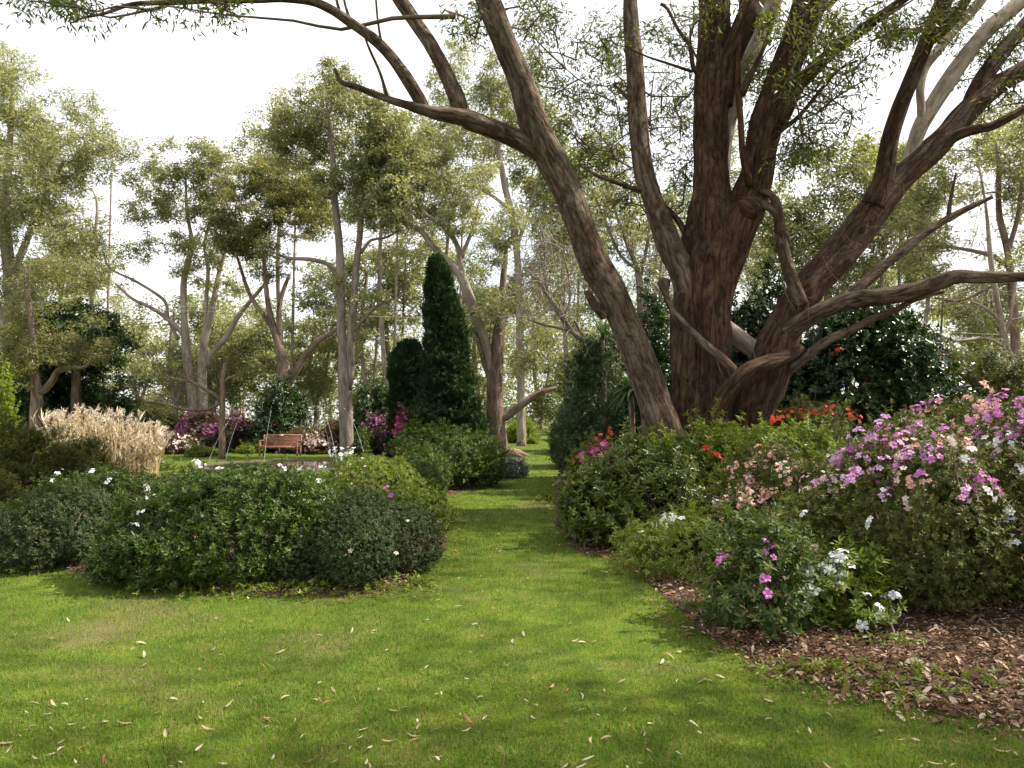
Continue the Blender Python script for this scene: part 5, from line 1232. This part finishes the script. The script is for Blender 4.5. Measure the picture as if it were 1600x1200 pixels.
# round pond with inward arcing jets
PC = np.array((P(456, 655, 26)[0], 26.0, 0)); PR = 3.0
pond = thing('fountain_pond', 'round stone-edged garden pond with thin water jets arcing to its middle', 'fountain', PC)
ac = Acc(); k = 96
prof = [(PR - .30, -.05), (PR - .30, .06), (PR - .27, .09), (PR + .12, .09), (PR + .16, .06), (PR + .16, -.05)]
a = np.arange(k) / k * 6.28318
V = np.array([(PC[0] + math.cos(t) * r, PC[1] + math.sin(t) * r, z) for r, z in prof for t in a])
Q = [(j * k + i, j * k + (i + 1) % k, (j + 1) * k + (i + 1) % k, (j + 1) * k + i) for j in range(len(prof) - 1) for i in range(k)]
ac.add(V, quads=[q[::-1] for q in Q])
ac.obj('stone_rim', plainmat('weathered_stone_rim', (0.085, 0.07, 0.045), .9, .2, .3, 6, .4), pond)
ac = Acc()
V = [(PC[0], PC[1], .06)] + [(PC[0] + math.cos(t) * (PR - .295), PC[1] + math.sin(t) * (PR - .295), .06) for t in a]
ac.add(V, tris=[(0, 1 + i, 1 + (i + 1) % k) for i in range(k)])
wm, N, Lk, B = newmat('pond_water'); B.inputs['Base Color'].default_value = (0.03, 0.045, 0.03, 1); B.inputs['Roughness'].default_value = .06
nz = N.new('ShaderNodeTexNoise'); nz.inputs['Scale'].default_value = 9; b = N.new('ShaderNodeBump'); b.inputs['Strength'].default_value = .25
Lk.new(nz.outputs['Fac'], b.inputs['Height']); Lk.new(b.outputs[0], B.inputs['Normal'])
ac.obj('water', wm, pond)
jm, N, Lk, B = newmat('spray_water'); B.inputs['Base Color'].default_value = (0.92, 0.95, 0.97, 1); B.inputs['Roughness'].default_value = .12
B.inputs['Transmission Weight'].default_value = .35; B.inputs['IOR'].default_value = 1.33
fr2 = np.random.default_rng(17)
oct_ = np.array([(1, 0, 0), (-1, 0, 0), (0, 1, 0), (0, -1, 0), (0, 0, 1), (0, 0, -1)], float)
octf = [(0, 2, 4), (2, 1, 4), (1, 3, 4), (3, 0, 4), (2, 0, 5), (1, 2, 5), (3, 1, 5), (0, 3, 5)]
for ang, apex in ((196, 1.75), (163, 2.05), (268, 2.2), (74, 2.0), (352, 2.05), (318, 1.9)):
    t = math.radians(ang); R0 = 2.65
    s = np.array((math.cos(t), math.sin(t)))
    ac = Acc()
    tt = np.linspace(0, 1, 40)
    rad = R0 * (1 - .92 * tt); z = .06 + apex * 4 * (tt * .5 + .02) * (1 - (tt * .5 + .02)) if False else .08 + apex * (1 - (2 * tt - .9) ** 2 / .81 * np.where(tt < .45, 1, .81))
    z = np.maximum(z, .05)
    path = np.column_stack([PC[0] + s[0] * rad, PC[1] + s[1] * rad, z])
    tube(ac, path[:11], np.linspace(.005, .002, 11), 5, rough=.35, seed=int(ang))
    jet = ac.obj('water_jet', jm, pond, smooth=True); ac = Acc()
    for _ in range(90):
        u = fr2.uniform(.2, 1); i = u * 39; i0 = int(min(i, 38)); c = path[i0] * (1 - (i - i0)) + path[i0 + 1] * (i - i0) + fr2.normal(0, .018 + .03 * max(0, u - .4), 3)
        r = fr2.uniform(.003, .0085); ac.add(c + oct_ * r * (1, 1, fr2.uniform(1, 2.4)), tris=octf)
    dr = bpy.data.objects.new('droplets', ac.mesh('droplets', jm, smooth=True, origin=tuple(pond.location))); COL.objects.link(dr); dr.parent = jet; dr['kind'] = 'stuff'

# two overhead wires
for dy, lab in ((0, 'upper thin overhead wire crossing in front of the gums'), (7, 'lower thin overhead wire crossing in front of the gums')):
    ac = Acc()
    q = np.array([P(x, 482 + dy + 26 * (x / 800.0) - 14 * math.sin(math.pi * (x + 900) / 3300), 43) for x in np.linspace(-900, 2400, 30)])
    tube(ac, q, np.full(30, .012), 5)
    o = ac.obj('overhead_wire', plainmat('pale_wire', (0.55, 0.53, 0.48), .5, .4, .05)); tag(o, lab, 'wire')
# pale rocks lying at the end of the path
rr = np.random.default_rng(23)
stone = plainmat('pale_rock', (0.52, 0.48, 0.42), .9, .2, .25, 5, .4)
for i, (px, lab) in enumerate(((803, 'pale rock nearest the flared pink-barked trunk at the path end'), (817, 'largest pale rock at the far end of the grass path'), (829, 'pale rock at the path end, in front of the small lime bush'))):
    u, v = np.meshgrid(np.linspace(0, 6.283, 15)[:-1], np.linspace(-1.5, 1.5, 9))
    S = np.stack([np.cos(v) * np.cos(u), np.cos(v) * np.sin(u), np.sin(v)], -1).reshape(-1, 3)
    S = S * (1 + .22 * Noise(60 + i, .7)(S))[:, None] * np.array((.30, .22, .16 + .08 * (i == 1)))
    c = P(px, 690, 54); c[2] = .1
    ac = Acc(); n_ = 14
    ac.add(S + c, quads=[(j * n_ + k_, j * n_ + (k_ + 1) % n_, (j + 1) * n_ + (k_ + 1) % n_, (j + 1) * n_ + k_) for j in range(8) for k_ in range(n_)])
    tag(ac.obj('rock', stone, smooth=True), lab, 'rock')
